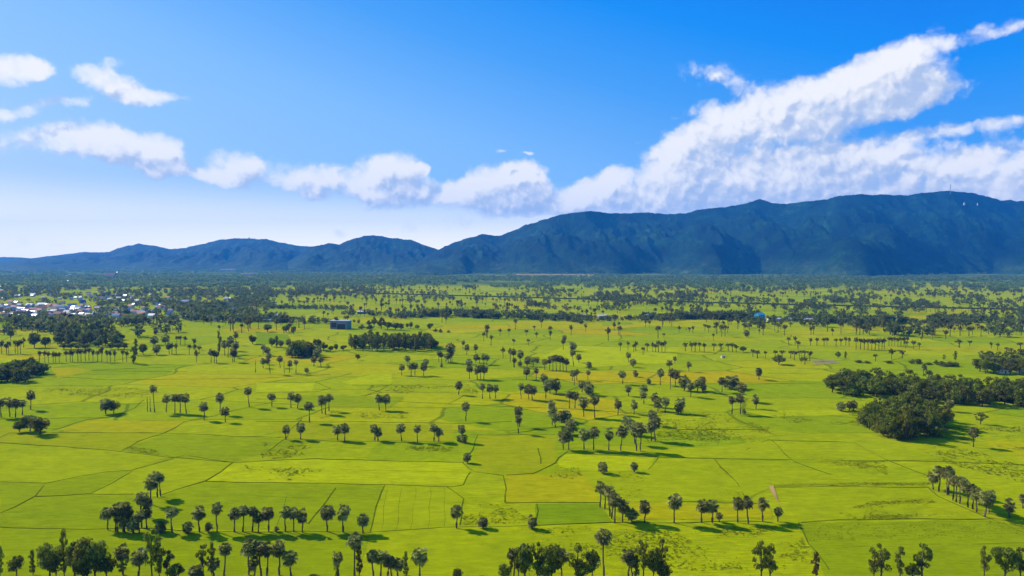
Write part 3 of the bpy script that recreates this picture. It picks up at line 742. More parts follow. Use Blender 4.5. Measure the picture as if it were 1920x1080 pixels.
TC(C2, 'left of the domed grove', [(545, 248, 502, 84, 'slim', 'olive'), (920, 278, 392, 95, 'round', 'dark'), (1140, 308, 422, 95, 'round', 'dark'), (1192, 298, 422, 74, 'slim', 'dark'), (1242, 338, 432, 64, 'round', 'olive')])
TC(C2, 'in the bushy pair left of the warehouse', [(1090, 158, 252, 115, 'round', 'dark'), (1300, 170, 262, 90, 'round', 'dark'), (1385, 178, 287, 64, 'round', 'dark')])
TC(C2, 'in the tail right of the domed grove', [(1650, 318, 455, 100, 'round', 'dark'), (1722, 358, 472, 100, 'round', 'dark'), (1800, 398, 472, 70, 'round', 'dark'), (1860, 378, 465, 60, 'round', 'dark'), (1945, 398, 462, 80, 'round', 'dark')])
TC(C3, 'below the rectangular grove', [(182, 498, 572, 64, 'round', 'dark')])
TC(C3, 'right of the grey warehouse', [(145, 108, 155, 38, 'round', 'olive'), (195, 108, 165, 44, 'round', 'olive'), (310, 115, 190, 70, 'round', 'olive'), (370, 70, 200, 74, 'round', 'olive'), (450, 75, 225, 110, 'round', 'dark'), (520, 130, 228, 110, 'round', 'olive'), (610, 140, 232, 110, 'round', 'dark'), (670, 150, 235, 90, 'round', 'rust'), (230, 160, 222, 70, 'bush', 'dark'), (320, 165, 222, 90, 'bush', 'dark')])
TC(C3, 'in the dotted hedge right of the warehouse', [(780, 128, 218, 54, 'round', 'dark'), (740, 148, 213, 40, 'round', 'olive'), (852, 168, 223, 64, 'round', 'olive'), (1000, 148, 233, 78, 'round', 'dark'), (1060, 208, 253, 48, 'bush', 'olive'), (1117, 213, 262, 44, 'bush', 'dark'), (1205, 228, 263, 44, 'bush', 'olive')])
TC(C5, 'with a wide dome beside the upper palm row', [(1082, 500, 622, 165, 'round', 'olive')])
TC(C5, 'near the small hut', [(680, 408, 482, 84, 'round', 'olive'), (1335, 528, 602, 54, 'gum', 'pale'), (1747, 463, 553, 64, 'round', 'olive'), (1832, 473, 553, 40, 'slim', 'rust')])
TC(C6, 'in the hedge behind the long grove', [(660, 548, 612, 70, 'bush', 'dark'), (735, 548, 612, 90, 'bush', 'dark'), (840, 590, 622, 90, 'bush', 'dark'), (935, 555, 625, 60, 'bush', 'pale'), (1000, 575, 640, 110, 'bush', 'dark'), (1080, 580, 642, 110, 'bush', 'dark'), (1145, 585, 640, 90, 'bush', 'dark'), (1148, 468, 575, 64, 'slim', 'olive'), (1020, 508, 575, 54, 'gum', 'olive'), (60, 565, 600, 90, 'bush', 'dark'), (160, 575, 605, 80, 'bush', 'dark'), (400, 572, 606, 100, 'bush', 'dark')])
TC(C6, 'in the upper right tree cluster', [(420, 158, 282, 110, 'round', 'dark'), (482, 178, 292, 100, 'round', 'dark')])


def grove(phrase, poly, n, hpx, wpx, mixes, kinds=('round', 'round', 'gum'), noun='tree'):
    """trees of one dense grove: nobody can tell them apart, they share a label"""
    def inside(x, y):
        c = False; j = len(poly) - 1
        for i in range(len(poly)):
            xi, yi = poly[i]; xj, yj = poly[j]
            if (yi > y) != (yj > y) and x < (xj - xi) * (y - yi) / (yj - yi) + xi: c = not c
            j = i
        return c
    xs = [p[0] for p in poly]; ys = [p[1] for p in poly]; pts = []; tries = 0
    while len(pts) < n and tries < 6000:
        tries += 1
        x, y = rnd.uniform(min(xs), max(xs)), rnd.uniform(min(ys), max(ys))
        if not inside(x, y): continue
        if any(abs(x - a) < wpx * .42 and abs(y - c) < wpx * .12 for a, c in pts) and tries < 4000: continue
        pts.append((x, y))
    for x, y in pts:
        k = rnd.choice(kinds); lf = rnd.choice(mixes); hh = hpx * rnd.uniform(.78, 1.08) * (y - 487) / (sum(ys) / len(ys) - 487)
        tree(x, y - hh, y, wpx * rnd.uniform(.8, 1.25) * (.8 if k == 'gum' else 1), k, lf, f'bushy {noun} {phrase}', f'trees {phrase}')


grove('packed into the round grove at right', [(1630, 786), (1700, 778), (1760, 790), (1776, 808), (1750, 822), (1690, 829), (1645, 818), (1624, 802)], 54, 50, 34, ['olive', 'dark', 'dark'], ('mass', 'round', 'mass', 'gum'))
grove('packed into the long dark grove at right', [(1532, 728), (1600, 716), (1700, 726), (1800, 738), (1925, 735), (2000, 745), (2000, 768), (1900, 764), (1800, 760), (1700, 752), (1600, 744), (1550, 738)], 84, 38, 34, ['dark', 'dark', 'olive'], ('round', 'mass', 'mass', 'gum'))
grove('packed into the rectangular grove at centre left', [(660, 648), (810, 646), (816, 658), (700, 659), (658, 657)], 46, 30, 20, ['dark', 'olive', 'dark'], ('mass', 'gum', 'slim'))
grove('packed into the clump at the left edge', [(-20, 702), (60, 692), (92, 700), (85, 712), (40, 718), (-20, 718)], 20, 28, 24, ['dark', 'dark', 'olive'], ('mass', 'round'))
grove('packed into the woods at upper left', [(108, 634), (150, 632), (222, 636), (228, 646), (190, 651), (150, 649), (110, 645)], 30, 28, 20, ['dark', 'dark', 'olive'], ('mass', 'slim'))
grove('packed into the domed grove left of centre', [(545, 664), (565, 660), (588, 664), (585, 670), (548, 670)], 10, 33, 24, ['olive', 'dark'], ('mass',))
grove('around the pink roofed hut at far right', [(1830, 690), (1870, 680), (1930, 684), (1990, 690), (1990, 700), (1900, 706), (1840, 702)], 26, 26, 26, ['dark', 'olive', 'dark'])
grove('behind the long dark grove at right', [(1830, 670), (1900, 664), (1930, 668), (1930, 676), (1850, 680)], 8, 16, 20, ['dark', 'olive'])

# bare poles standing on the bund: dead palm trunks
for i, (x, t, b_) in enumerate([(276, 747, 772), (282, 749, 772), (479, 678, 699), (533, 678, 700), (810, 632, 646)]):
    X, Y = at(x, b_)
    lab = ['crownless dead palm trunk, outer of two left of a palm row', 'crownless dead palm trunk, inner of two left of a palm row',
           'crownless dead palm trunk left of the loose palm group', 'crownless dead palm trunk amid the loose palm group', 'thin bare pole over the right end of the rectangular grove'][i]
    tag(link('dead_palm_trunk', TRUNKS[i % 5], loc=(X, Y, 0), scale=(.9, .9, z_at(x, t, Y))), lab, 'dead tree', 'dead palm trunks on the bunds')

# ------------------------------------------------------------------ far vegetation as stuff: low-poly trees merged by numpy
def lp_tree(seed, palmish):
    r = np.random.default_rng(seed); Vs = []; Qs = []
    if palmish:
        n = 46; d = r.normal(size=(n, 3)); d /= np.linalg.norm(d, axis=1)[:, None]
        C = d * r.uniform(.2, .95, size=(n, 1)) * np.array([.44, .44, .19]) + np.array([0, 0, .76])
        V, Q = quads_at(C, r.uniform(.12, .22, size=n), seed)
        V[:, 2] = .76 + (V[:, 2] - .76) * .95
        tv = np.array([(-.045, -.045, 0), (.045, -.045, 0), (.045, .045, 0), (-.045, .045, 0), (-.03, -.03, .8), (.03, -.03, .8), (.03, .03, .8), (-.03, .03, .8)])
    else:
        n = 44; d = r.normal(size=(n, 3)); d /= np.linalg.norm(d, axis=1)[:, None]
        lob = 1 + .25 * np.sin(d[:, :1] * 5 + seed) * np.cos(d[:, 1:2] * 4 + seed)
        C = d * lob * r.uniform(.25, .9, size=(n, 1)) ** .6 * np.array([.46, .46, .40]) + np.array([0, 0, .5])
        V, Q = quads_at(C, r.uniform(.12, .2, size=n), seed)
        tv = np.array([(-.03, -.03, 0), (.03, -.03, 0), (.03, .03, 0), (-.03, .03, 0), (-.02, -.02, .5), (.02, -.02, .5), (.02, .02, .5), (-.02, .02, .5)])
    tq = np.array([(0, 1, 5, 4), (1, 2, 6, 5), (2, 3, 7, 6), (3, 0, 4, 7)]) + len(V)
    return np.concatenate([V, tv]), np.concatenate([Q, tq])


LPT = [lp_tree(s, False) for s in range(100, 106)]
LPP = [lp_tree(s, True) for s in range(200, 205)]


def merge(name, spec, templates, mat, label, trunks=True):
    """spec rows: X, Y, width, height"""
    VV = []; QQ = []; off = 0
    spec = np.asarray(spec); which = rng.integers(0, len(templates), len(spec)); ang = rng.uniform(0, 6.28, len(spec))
    for ti, (V, Q) in enumerate(templates):
        idx = np.where(which == ti)[0]
        if not len(idx): continue
        S = spec[idx]; c, s = np.cos(ang[idx])[:, None], np.sin(ang[idx])[:, None]
        X = (V[None, :, 0] * c - V[None, :, 1] * s) * S[:, 2:3] + S[:, 0:1]
        Y = (V[None, :, 0] * s + V[None, :, 1] * c) * S[:, 2:3] + S[:, 1:2]
        Z = V[None, :, 2] * S[:, 3:4]
        VV.append(np.stack([X, Y, Z], -1).reshape(-1, 3))
        QQ.append((Q[None] + (np.arange(len(idx)) * len(V))[:, None, None]).reshape(-1, 4) + off); off += len(idx) * len(V)
    me = mesh_np(name, np.concatenate(VV), np.concatenate(QQ))
    return tag(link(name, me, [mat]), label, 'trees', kind='stuff')


def scat(poly_or_line, n, hpx, ratio=1.0, jit=.35, spread=0):
    """n trees along a quad (x0,y0,x1,y1,dy): y runs from y0 to y1 along x, spread dy"""
    x0, y0, x1, y1, dy = poly_or_line; out = []
    for _ in range(n):
        t = rnd.random(); x = x0 + (x1 - x0) * t; y = y0 + (y1 - y0) * t + (rnd.random() - .5) * dy
        y = max(y, 496); X, Y = at(x, y); m = Y / F; h = hpx * m * rnd.uniform(1 - jit, 1 + jit)
        h = min(h, 30)
        out.append((X, Y, h * ratio * rnd.uniform(.8, 1.25), h))
    return out


def clumpy(x0, y0, x1, y1, n, hpx, ratio, thr=0.0, fx=60., fy=9., seed=0):
    """scattered over a screen-sized area of the plain, gathered in clumps by noise"""
    out = []; k = 0
    while len(out) < n and k < n * 30:
        k += 1; x, y = rnd.uniform(x0, x1), rnd.uniform(y0, y1)
        if noise.noise(Vector((x / fx, y / fy, seed + 1.7))) < thr: continue
        X, Y = at(x, y); h = hpx * (y - 487) / (580 - 487) * rnd.uniform(.7, 1.3) * (Y / F)
        out.append((X, Y, h * ratio * rnd.uniform(.8, 1.25), h))
    return out


# town woods on the left, belts, hedges: (x0,y0,x1,y1,dy),n,height px
belts = []
for a in [((-150, 604, 70, 604, 4), 60, 13), ((-150, 598, 130, 597, 6), 26, 10), ((100, 604, 150, 604, 6), 12, 16), ((130, 608, 330, 606, 8), 44, 15),
          ((320, 600, 540, 603, 6), 85, 17), ((330, 590, 500, 596, 14), 70, 14), ((470, 602, 610, 604, 5), 34, 12), ((560, 606, 618, 606, 3), 14, 11),
          ((640, 590, 690, 588, 4), 20, 8), ((690, 590, 790, 594, 4), 44, 10), ((730, 596, 800, 594, 5), 30, 12), ((790, 592, 900, 594, 5), 90, 15), ((880, 594, 1030, 598, 6), 95, 15),
          ((1025, 600, 1110, 601, 5), 60, 12), ((1050, 594, 1090, 606, 6), 26, 13), ((1110, 601, 1280, 600, 4), 80, 10), ((1200, 598, 1300, 597, 4), 50, 13), ((1270, 597, 1420, 598, 4), 130, 16),
          ((1380, 602, 1430, 606, 8), 30, 12), ((1440, 602, 1530, 602, 6), 60, 9), ((1480, 598, 1560, 602, 6), 60, 13), ((1540, 604, 1700, 606, 5), 110, 14), ((1600, 606, 1680, 612, 10), 40, 12), ((1690, 604, 1760, 606, 3), 24, 8),
          ((1740, 604, 1850, 603, 8), 85, 15), ((1840, 604, 2100, 603, 5), 110, 12), ((1890, 592, 2100, 596, 12), 60, 12),
          ((480, 577, 660, 580, 4), 130, 8), ((400, 582, 480, 578, 6), 40, 8),
          ((640, 553, 1200, 566, 12), 110, 7), ((1200, 566, 1920, 584, 14), 170, 8),
          ((985, 574, 1030, 575, 4), 34, 10), ((1150, 568, 1280, 572, 8), 60, 9), ((1520, 578, 1560, 579, 3), 24, 9), ((1670, 570, 1760, 574, 6), 60, 9), ((1870, 575, 2050, 580, 10), 60, 9),
          ((0, 628, 60, 622, 3), 0, 8), ((1130, 630, 1140, 646, 2), 0, 7)]:
    belts += scat(a[0], int(a[1] * .85), a[2] * .85, 1.05)
for a in [(-250, 588, 330, 602, 90, 10, -.2), (-250, 574, 170, 592, 46, 6, -.1), (160, 562, 480, 590, 190, 11, -.2), (-250, 555, 480, 573, 190, 9, -.15), (-250, 530, 500, 558, 900, 11, -.3), (320, 545, 520, 585, 260, 12, -.2),
          (480, 535, 700, 556, 300, 11, -.15), (640, 538, 2100, 550, 380, 9, .05), (640, 548, 2100, 566, 230, 9, .18), (940, 560, 2100, 592, 150, 9, .2), (1120, 540, 1330, 565, 150, 11, -.1), (1550, 545, 2100, 570, 170, 10, .1),
          (1400, 560, 2100, 600, 120, 11, .0), (1380, 606, 1920, 616, 30, 12, 0), (1600, 606, 1920, 632, 46, 14, .0), (-100, 608, 340, 632, 80, 15, 0)]:
    belts += clumpy(a[0], a[1], a[2], a[3], a[4], a[5], 1.0, a[6], 70, 8, a[1])
# continuous forest from the plain's edge to the foot of the hills
forest = []
for a in [(-400, 526, 2300, 540, 1100, 17, .0), (-400, 519, 2300, 528, 1900, 30, -.5), (-400, 506, 2300, 520, 1300, 34, -.15), (-400, 498, 2300, 511, 2300, 60, -.8), (1300, 530, 2300, 545, 380, 22, -.1), (-300, 515, 640, 541, 900, 26, -.5)]:
    forest += clumpy(a[0], a[1], a[2], a[3], a[4], a[5], 1.5, a[6], 120, 5, a[1])
forest = [(X, Y, min(w, 30), min(h, 17)) for X, Y, w, h in forest]
merge('far_trees', belts, LPT, M_FAR, 'dark belts and scattered trees across the far plain')
merge('forest', forest, LPT, M_FAR, 'continuous dark woodland at the foot of the hills')
fp = []
for (x, t, b_, w) in FARPALMS:
    X, Y = at(x, b_); fp.append((X, Y, w * Y / F, z_at(x, t, Y)))
for a in [(620, 542, 1950, 562, 360, 11), (600, 560, 1950, 598, 300, 12), (700, 566, 960, 590, 50, 12), (520, 560, 640, 576, 36, 11), (1280, 604, 1920, 632, 50, 14), (380, 606, 660, 628, 30, 14), (820, 604, 1280, 640, 20, 14), (0, 606, 340, 628, 40, 14), (640, 542, 900, 560, 90, 11)]:
    fp += [(X, Y, h * .48, h) for X, Y, w_, h in clumpy(a[0], a[1], a[2], a[3], a[4], a[5], 1, .0, 40, 6, a[0] * .1)]
merge('far_palms', fp, LPP, M_PALM, 'small sugar palms dotted over the far paddies')

# tussocks of lodged rice and weeds in the rough plots, one mass
tuft = []
def tufts(poly, n, lo, hi, thr=.05, fr=.035):
    xs = [p[0] for p in poly]; ys = [p[1] for p in poly]; k = 0; c_ = 0
    W = [at(*p) for p in poly]; X0, X1 = min(p[0] for p in W), max(p[0] for p in W); Y0, Y1 = min(p[1] for p in W), max(p[1] for p in W)
    while c_ < n and k < n * 40:
        k += 1; x, y = rnd.uniform(X0, X1), rnd.uniform(Y0, Y1); ins = False; j = len(W) - 1
        for i in range(len(W)):
            if (W[i][1] > y) != (W[j][1] > y) and x < (W[j][0] - W[i][0]) * (y - W[i][1]) / (W[j][1] - W[i][1]) + W[i][0]: ins = not ins
            j = i
        if not ins or noise.noise(Vector((x * fr, y * fr * 1.6, 4.2))) + rnd.gauss(0, .12) < thr: continue
        tuft.append((x, y, rnd.uniform(lo, hi) * 2.1, rnd.uniform(lo, hi) * .36)); c_ += 1
tufts([(1510, 1015), (1900, 1010), (1990, 990), (1860, 978), (1530, 985)], 1500, .5, 1.3, -.25)
tufts([(1570, 958), (1640, 940), (1745, 936), (1790, 965), (1650, 975), (1560, 977)], 420, .5, 1.3, -.05)
tufts([(1150, 992), (1500, 985), (1520, 1060), (1250, 1075), (1130, 1040)], 1000, .4, 1.1, .02)
tufts([(1160, 885), (1210, 888), (1205, 935), (1150, 930), (1135, 900)], 200, .5, 1.4, -.2)
tufts([(1040, 875), (1090, 878), (1090, 905), (1030, 895)], 90, .5, 1.3, -.2)
tufts([(1230, 770), (1420, 780), (1440, 830), (1270, 840), (1240, 800)], 800, .5, 1.4, -.1)
tufts([(1500, 845), (1560, 848), (1660, 880), (1600, 878), (1500, 860)], 170, .5, 1.5, .05)
tufts([(1600, 866), (1660, 866), (1665, 890), (1620, 890)], 70, .5, 1.5, 0)
tufts([(1440, 905), (1750, 905), (1750, 910), (1440, 911)], 260, .5, 1.3, -.3)
tufts([(1760, 800), (1930, 800), (1930, 910), (1780, 870), (1700, 835)], 800, .6, 1.6, 0)
tufts([(70, 735), (110, 722), (220, 724), (300, 735), (280, 748), (160, 742), (80, 738)], 420, .6, 1.8, -.1)
tufts([(690, 725), (880, 715), (900, 738), (760, 740)], 380, .6, 1.8, .0)
tufts([(490, 830), (560, 828), (600, 850), (520, 862), (488, 858)], 200, .6, 1.6, -.1)
tufts([(610, 770), (790, 772), (760, 785), (600, 784)], 170, .6, 1.6, -.1)
tufts([(235, 838), (285, 842), (320, 856), (250, 848)], 90, .6, 1.6, -.1)
tufts([(720, 838), (850, 836), (850, 848), (730, 846)], 110, .6, 1.8, .1)
tufts([(405, 900), (470, 868), (640, 885), (690, 900)], 90, .6, 1.8, .25)
tufts([(865, 940), (950, 945), (1000, 980), (868, 984)], 200, .5, 1.2, 0)
tufts([(1440, 770), (1620, 760), (1640, 800), (1450, 790)], 380, .6, 1.6, .05)
tufts([(960, 990), (1140, 985), (1130, 1030), (960, 1040)], 200, .4, 1.0, .1)
tufts([(1250, 800), (1450, 800), (1450, 826), (1200, 830)], 420, .6, 1.6, -.05)
tufts([(1290, 870), (1400, 880), (1400, 938), (1330, 935)], 170, .5, 1.3, .12)
tufts([(1480, 1025), (1990, 1025), (1990, 1100), (1600, 1100)], 300, .4, .9, .15)
tufts([(640, 1000), (1000, 1000), (1000, 1090), (640, 1090)], 120, .3, .8, .25)
tufts([(-60, 1100), (1980, 1100), (1980, 780), (-60, 780)], 2600, .25, .7, .12, .02)
tufts([(1100, 780), (1980, 780), (1980, 700), (1100, 700)], 700, .5, 1.1, .1, .012)
LPW = []
for s in range(4):
    r_ = np.random.default_rng(300 + s); n = 9; d = r_.normal(size=(n, 3)); d[:, 2] = abs(d[:, 2]); d /= np.linalg.norm(d, axis=1)[:, None]
    V, Q = quads_at(d * r_.uniform(.1, .8, size=(n, 1)) * np.array([.5, .32, .6]) + np.array([0, 0, .25]), r_.uniform(.16, .3, size=n), 300 + s)
    LPW.append((V, Q))
to = merge('weed_tussocks', tuft, LPW, M_TUFT, 'ragged tussocks of lodged rice and weeds in the rough plots')
to['category'] = 'weeds'

# ------------------------------------------------------------------ hills
mm, nt, b = new_mat('forested_hill')
geo = N(nt, 'ShaderNodeNewGeometry')
n1 = N(nt, 'ShaderNodeTexNoise', i_Scale=.004, i_Detail=9.0, i_Roughness=.68); nt.links.new(geo.outputs['Position'], n1.inputs['Vector'])
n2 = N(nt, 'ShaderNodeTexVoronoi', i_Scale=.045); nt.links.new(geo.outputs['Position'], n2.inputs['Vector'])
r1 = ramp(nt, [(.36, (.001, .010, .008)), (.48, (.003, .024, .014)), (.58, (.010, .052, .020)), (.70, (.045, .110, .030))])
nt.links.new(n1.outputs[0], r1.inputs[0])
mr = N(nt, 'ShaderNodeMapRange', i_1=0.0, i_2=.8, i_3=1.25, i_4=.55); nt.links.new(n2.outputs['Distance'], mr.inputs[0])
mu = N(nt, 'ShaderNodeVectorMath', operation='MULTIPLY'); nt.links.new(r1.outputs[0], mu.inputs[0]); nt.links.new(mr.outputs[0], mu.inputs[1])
# orchards and scrub on the gentle lower apron
sz = N(nt, 'ShaderNodeSeparateXYZ'); nt.links.new(geo.outputs['Position'], sz.inputs[0])
za = N(nt, 'ShaderNodeMath', operation='MULTIPLY_ADD', i_1=260.0); nt.links.new(n1.outputs[0], za.inputs[0]); nt.links.new(sz.outputs[2], za.inputs[2])
zb = N(nt, 'ShaderNodeMapRange', i_1=270.0, i_2=130.0); nt.links.new(za.outputs[0], zb.inputs[0])
n7 = N(nt, 'ShaderNodeTexNoise', i_Scale=.009, i_Detail=8.0, i_Roughness=.75); nt.links.new(geo.outputs['Position'], n7.inputs['Vector'])
r7 = ramp(nt, [(.40, (.012, .040, .012)), (.54, (.045, .090, .020)), (.66, (.120, .150, .030))]); nt.links.new(n7.outputs[0], r7.inputs[0])
mx7 = N(nt, 'ShaderNodeMixRGB'); nt.links.new(zb.outputs[0], mx7.inputs[0]); nt.links.new(mu.outputs[0], mx7.inputs[1]); nt.links.new(r7.outputs[0], mx7.inputs[2])
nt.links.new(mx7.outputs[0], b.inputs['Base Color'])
n3 = N(nt, 'ShaderNodeTexNoise', i_Scale=.022, i_Detail=7.0, i_Roughness=.75); nt.links.new(geo.outputs['Position'], n3.inputs['Vector'])
bp = N(nt, 'ShaderNodeBump', i_Strength=1.0, i_Distance=42.0); nt.links.new(n3.outputs[0], bp.inputs['Height']); nt.links.new(bp.outputs[0], b.inputs['Normal'])
b.inputs['Roughness'].default_value = .9; b.inputs['Specular IOR Level'].default_value = .1
M_HILL = mm


def hills(name, prof, Db0, Dr, Dk, cols, rows, seed, label, rough=1.0, power=1.12):
    xs = [p[0] for p in prof]; ys = [p[1] for p in prof]
    U = np.linspace(xs[0], xs[-1], cols); PY = np.interp(U, xs, ys)
    rb = int(rows * .72)
    T = np.concatenate([np.linspace(0, 1, rb), np.linspace(1, 2, rows - rb + 1)[1:]])
    V = np.zeros((len(T), cols, 3), dtype=np.float32)
    for j, u in enumerate(U):
        wob = noise.noise(Vector((u * .006, 0, seed))) * (Dr - Db0) * .22
        Db = Db0 + noise.noise(Vector((u * .007, 5, seed))) * (Dr - Db0) * .45
        Yr = Dr + wob
        x, y, z = ray(u, PY[j]); zr = max(2.0, H + z / y * Yr); tx = x / y
        # ragged tree line on the crest
        zr += noise.noise(Vector((u * .35, 3.1, seed))) * 5 + noise.noise(Vector((u * .09, 7.7, seed))) * 5
        for i, t in enumerate(T):
            if t <= 1:
                Y = Db + (Yr - Db) * t; s = (t ** power)
            else:
                Y = Yr + (Dk - Yr) * (t - 1); s = max(0, 1 - (t - 1) ** 1.3)
            X = tx * Y
            p = Vector((X * .0020 + Y * .0004, Y * .0008, seed))
            rv = noise.ridged_multi_fractal(p * 1.3, .9, 2.1, 5, 1.0, 2.0)
            env = math.sin(math.pi * min(1, t)) if t < 1 else math.sin(math.pi * min(1, t - 1)) * .8
            bump = noise.noise(Vector((X * .012, Y * .012, seed))) * 7 + noise.noise(Vector((X * .04, Y * .04, seed))) * 5
            zz = zr * s * (1 - env * .50 * rough) + env * zr * .25 * rough * rv + bump * min(1, t * 4) * min(1, zr / 60)
            lim = H + (zr - H) * (Y / Yr) - 6 if t < 1 else 1e9
            if t < .985: zz = min(zz, lim) if lim > 0 else zz
            V[i, j] = (X, Y, zz if 0 < t < 2 else -3)
    n = len(T); I = np.arange(n * cols).reshape(n, cols)
    Q = np.stack([I[:-1, :-1], I[:-1, 1:], I[1:, 1:], I[1:, :-1]], -1).reshape(-1, 4)
    me = mesh_np(name, V.reshape(-1, 3), Q, smooth=False)
    return tag(link(name, me, [M_HILL]), label, kind='structure')


PB = [(780, 489), (800, 480), (822, 468), (850, 455), (880, 445), (905, 439), (935, 443), (960, 433), (985, 422), (1010, 415), (1040, 405), (1080, 398), (1110, 396), (1150, 400), (1200, 399), (1250, 401),
      (1290, 399), (1310, 393), (1345, 390), (1365, 388), (1395, 382), (1424, 374), (1450, 380), (1475, 383), (1510, 378), (1550, 374), (1580, 366), (1620, 364), (1670, 366), (1700, 366), (1725, 363),
      (1745, 360), (1780, 358), (1820, 361), (1850, 368), (1875, 375), (1920, 377), (2000, 385), (2150, 400), (2300, 420), (2500, 470), (2600, 490)]
PM = [(540, 490), (575, 470), (590, 462), (615, 456), (637, 458), (652, 451), (680, 443), (700, 441), (735, 446), (770, 450), (800, 461), (825, 469), (860, 476), (930, 484), (1000, 492)]
PL = [(-500, 480), (-300, 486), (-40, 491), (0, 490), (40, 486), (70, 483), (120, 480), (165, 474), (205, 472), (240, 460), (262, 457), (290, 461), (320, 467), (345, 465), (380, 457), (410, 450), (435, 447), (465, 447), (500, 449),
      (530, 455), (560, 461), (590, 462), (620, 468), (680, 478), (760, 488), (800, 492)]
PX = [(-600, 484), (-300, 483), (-100, 484), (-20, 482), (20, 482), (60, 484), (160, 472), (200, 474), (260, 486), (400, 488)]
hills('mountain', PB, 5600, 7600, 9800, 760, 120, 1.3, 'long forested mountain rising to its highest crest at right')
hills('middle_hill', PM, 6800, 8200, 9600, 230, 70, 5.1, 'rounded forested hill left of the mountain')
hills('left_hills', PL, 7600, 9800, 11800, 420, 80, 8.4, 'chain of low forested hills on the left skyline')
hills('distant_hills', PX, 12000, 12900, 13900, 200, 30, 2.2, 'faint blue hills on the horizon at far left', power=1.0)

# ------------------------------------------------------------------ buildings
M_WHITE = plain_mat('white_wall', (.52, .50, .46), .7, .15, .4)
M_CREAM = plain_mat('cream_wall', (.66, .58, .40), .7, .15, .4)
M_TIN = plain_mat('tin_roof', (.36, .37, .38), .45, .2, .3)
M_WTIN = plain_mat('white_tin_roof', (.46, .45, .43), .5, .12, .3)
M_RED = plain_mat('red_tile_roof', (.42, .13, .075), .8, .25, .5)
M_BLUE = plain_mat('blue_roof', (.10, .14, .30), .6, .2, .3)
M_CYAN = plain_mat('cyan_paint', (.03, .30, .42), .6, .2, .3)
M_GREEN = plain_mat('green_paint', (.05, .22, .17), .6, .2, .3)
M_GREY = plain_mat('grey_cladding', (.20, .20, .19), .7, .2, .2)
M_GLASS = plain_mat('window_dark', (.03, .035, .045), .25, .2, 1)
M_STEEL = plain_mat('steel_lattice', (.30, .30, .32), .5, .1, 1)


def house_meshes(w, d, h, rise, wall, roof, over=.5, windows=3):
    a = MB(); a.box(-w / 2, w / 2, -d / 2, d / 2, 0, h)
    a.add([(-w / 2, -d / 2, h + .003), (-w / 2, d / 2, h + .003), (-w / 2, 0, h + rise)], [(0, 2, 1)]); a.add([(w / 2, -d / 2, h + .003), (w / 2, d / 2, h + .003), (w / 2, 0, h + rise)], [(0, 1, 2)])
    o = over; k = rise / (d / 2); r_ = MB(); e = .18
    for s in (-1, 1):
        ye, ze = s * (d / 2 + o), h - o * k + .06
        v = [(-w / 2 - o, ye, ze), (w / 2 + o, ye, ze), (w / 2 + o, 0, h + rise + .06), (-w / 2 - o, 0, h + rise + .06)]
        v2 = [(x, y, z + e) for x, y, z in v]
        r_.add(v + v2, [(0, 3, 2, 1), (4, 5, 6, 7), (0, 1, 5, 4), (1, 2, 6, 5), (2, 3, 7, 6), (3, 0, 4, 7)])
    wins = []
    for i in range(windows):
        x = -w / 2 + w * (i + .5) / windows; ww = min(1.2, w / windows * .35)
        q = MB(); door = (i == windows // 2)
        q.box(x - ww / 2, x + ww / 2, -d / 2 - .06, -d / 2 - .002, 0.05 if door else h * .36, h * .74)
        wins.append(('door' if door else 'window', q.mesh('opening')))
    return a.mesh('house_wall'), r_.mesh('house_roof'), wins


def house(name, px, base, wpx, hpx, wall, roof, rot, label, cat='house', group=None, dratio=.6, rise=.35, meshes=None, windows=3, zoff=0):
    X, Y = at(px, base); m = Y / F
    w = wpx * m; h = hpx * m; d = w * dratio
    hw = h / (1 + rise); wa, ro, wi = house_meshes(w, d, hw, h - hw, wall, roof, min(.8, w * .05), windows)
    root = link(name, None, loc=(X, Y, zoff), rotz=rot); tag(root, label, cat, group)
    link('wall', wa, [wall], root); link('roof', ro, [roof], root)
    for nm, q in wi: link(nm, q, [M_GLASS], root)
    return root


# town: one set of meshes per type, copied
town = [(M_WHITE, M_WTIN, 'white tin'), (M_CREAM, M_RED, 'red tiled'), (M_WHITE, M_TIN, 'grey tin'), (M_GREY, M_BLUE, 'blue')]
proto = []
for i, (wa, ro, nm) in enumerate(town):
    w_, r_, wi = house_meshes(11, 8, 3.6, 2.2, wa, ro, .6, 3)
    w_.materials.append(wa); r_.materials.append(ro)
    proto.append((w_, r_))
spots = []
for a in [(0, 574, 165, 596, 62), (150, 578, 320, 598, 24), (-60, 570, 60, 596, 14), (0, 540, 230, 572, 26), (80, 508, 240, 530, 18), (330, 560, 480, 584, 14), (320, 596, 520, 604, 8), (230, 555, 330, 580, 12)]:
    for _ in range(int(a[4] * 1.9)):
        spots.append((rnd.uniform(a[0], a[2]), rnd.uniform(a[1], a[3])))
for (x, y) in spots:
    k = rnd.choices([0, 1, 2, 3], [4, 6, 5, .6])[0]; X, Y = at(x, y)
    s = rnd.uniform(.65, 1.15); root = link('house', None, loc=(X, Y, 0), rotz=rnd.uniform(-.5, .5) + rnd.choice([0, 0, 1.57]), scale=(s * rnd.uniform(.9, 1.7), s, s * 1.5))
    tag(root, f'small house with a {town[k][2]} roof in the town at left', 'house', f'{town[k][2]} roofed houses in the left town')
    link('wall', proto[k][0], parent=root); link('roof', proto[k][1], parent=root)

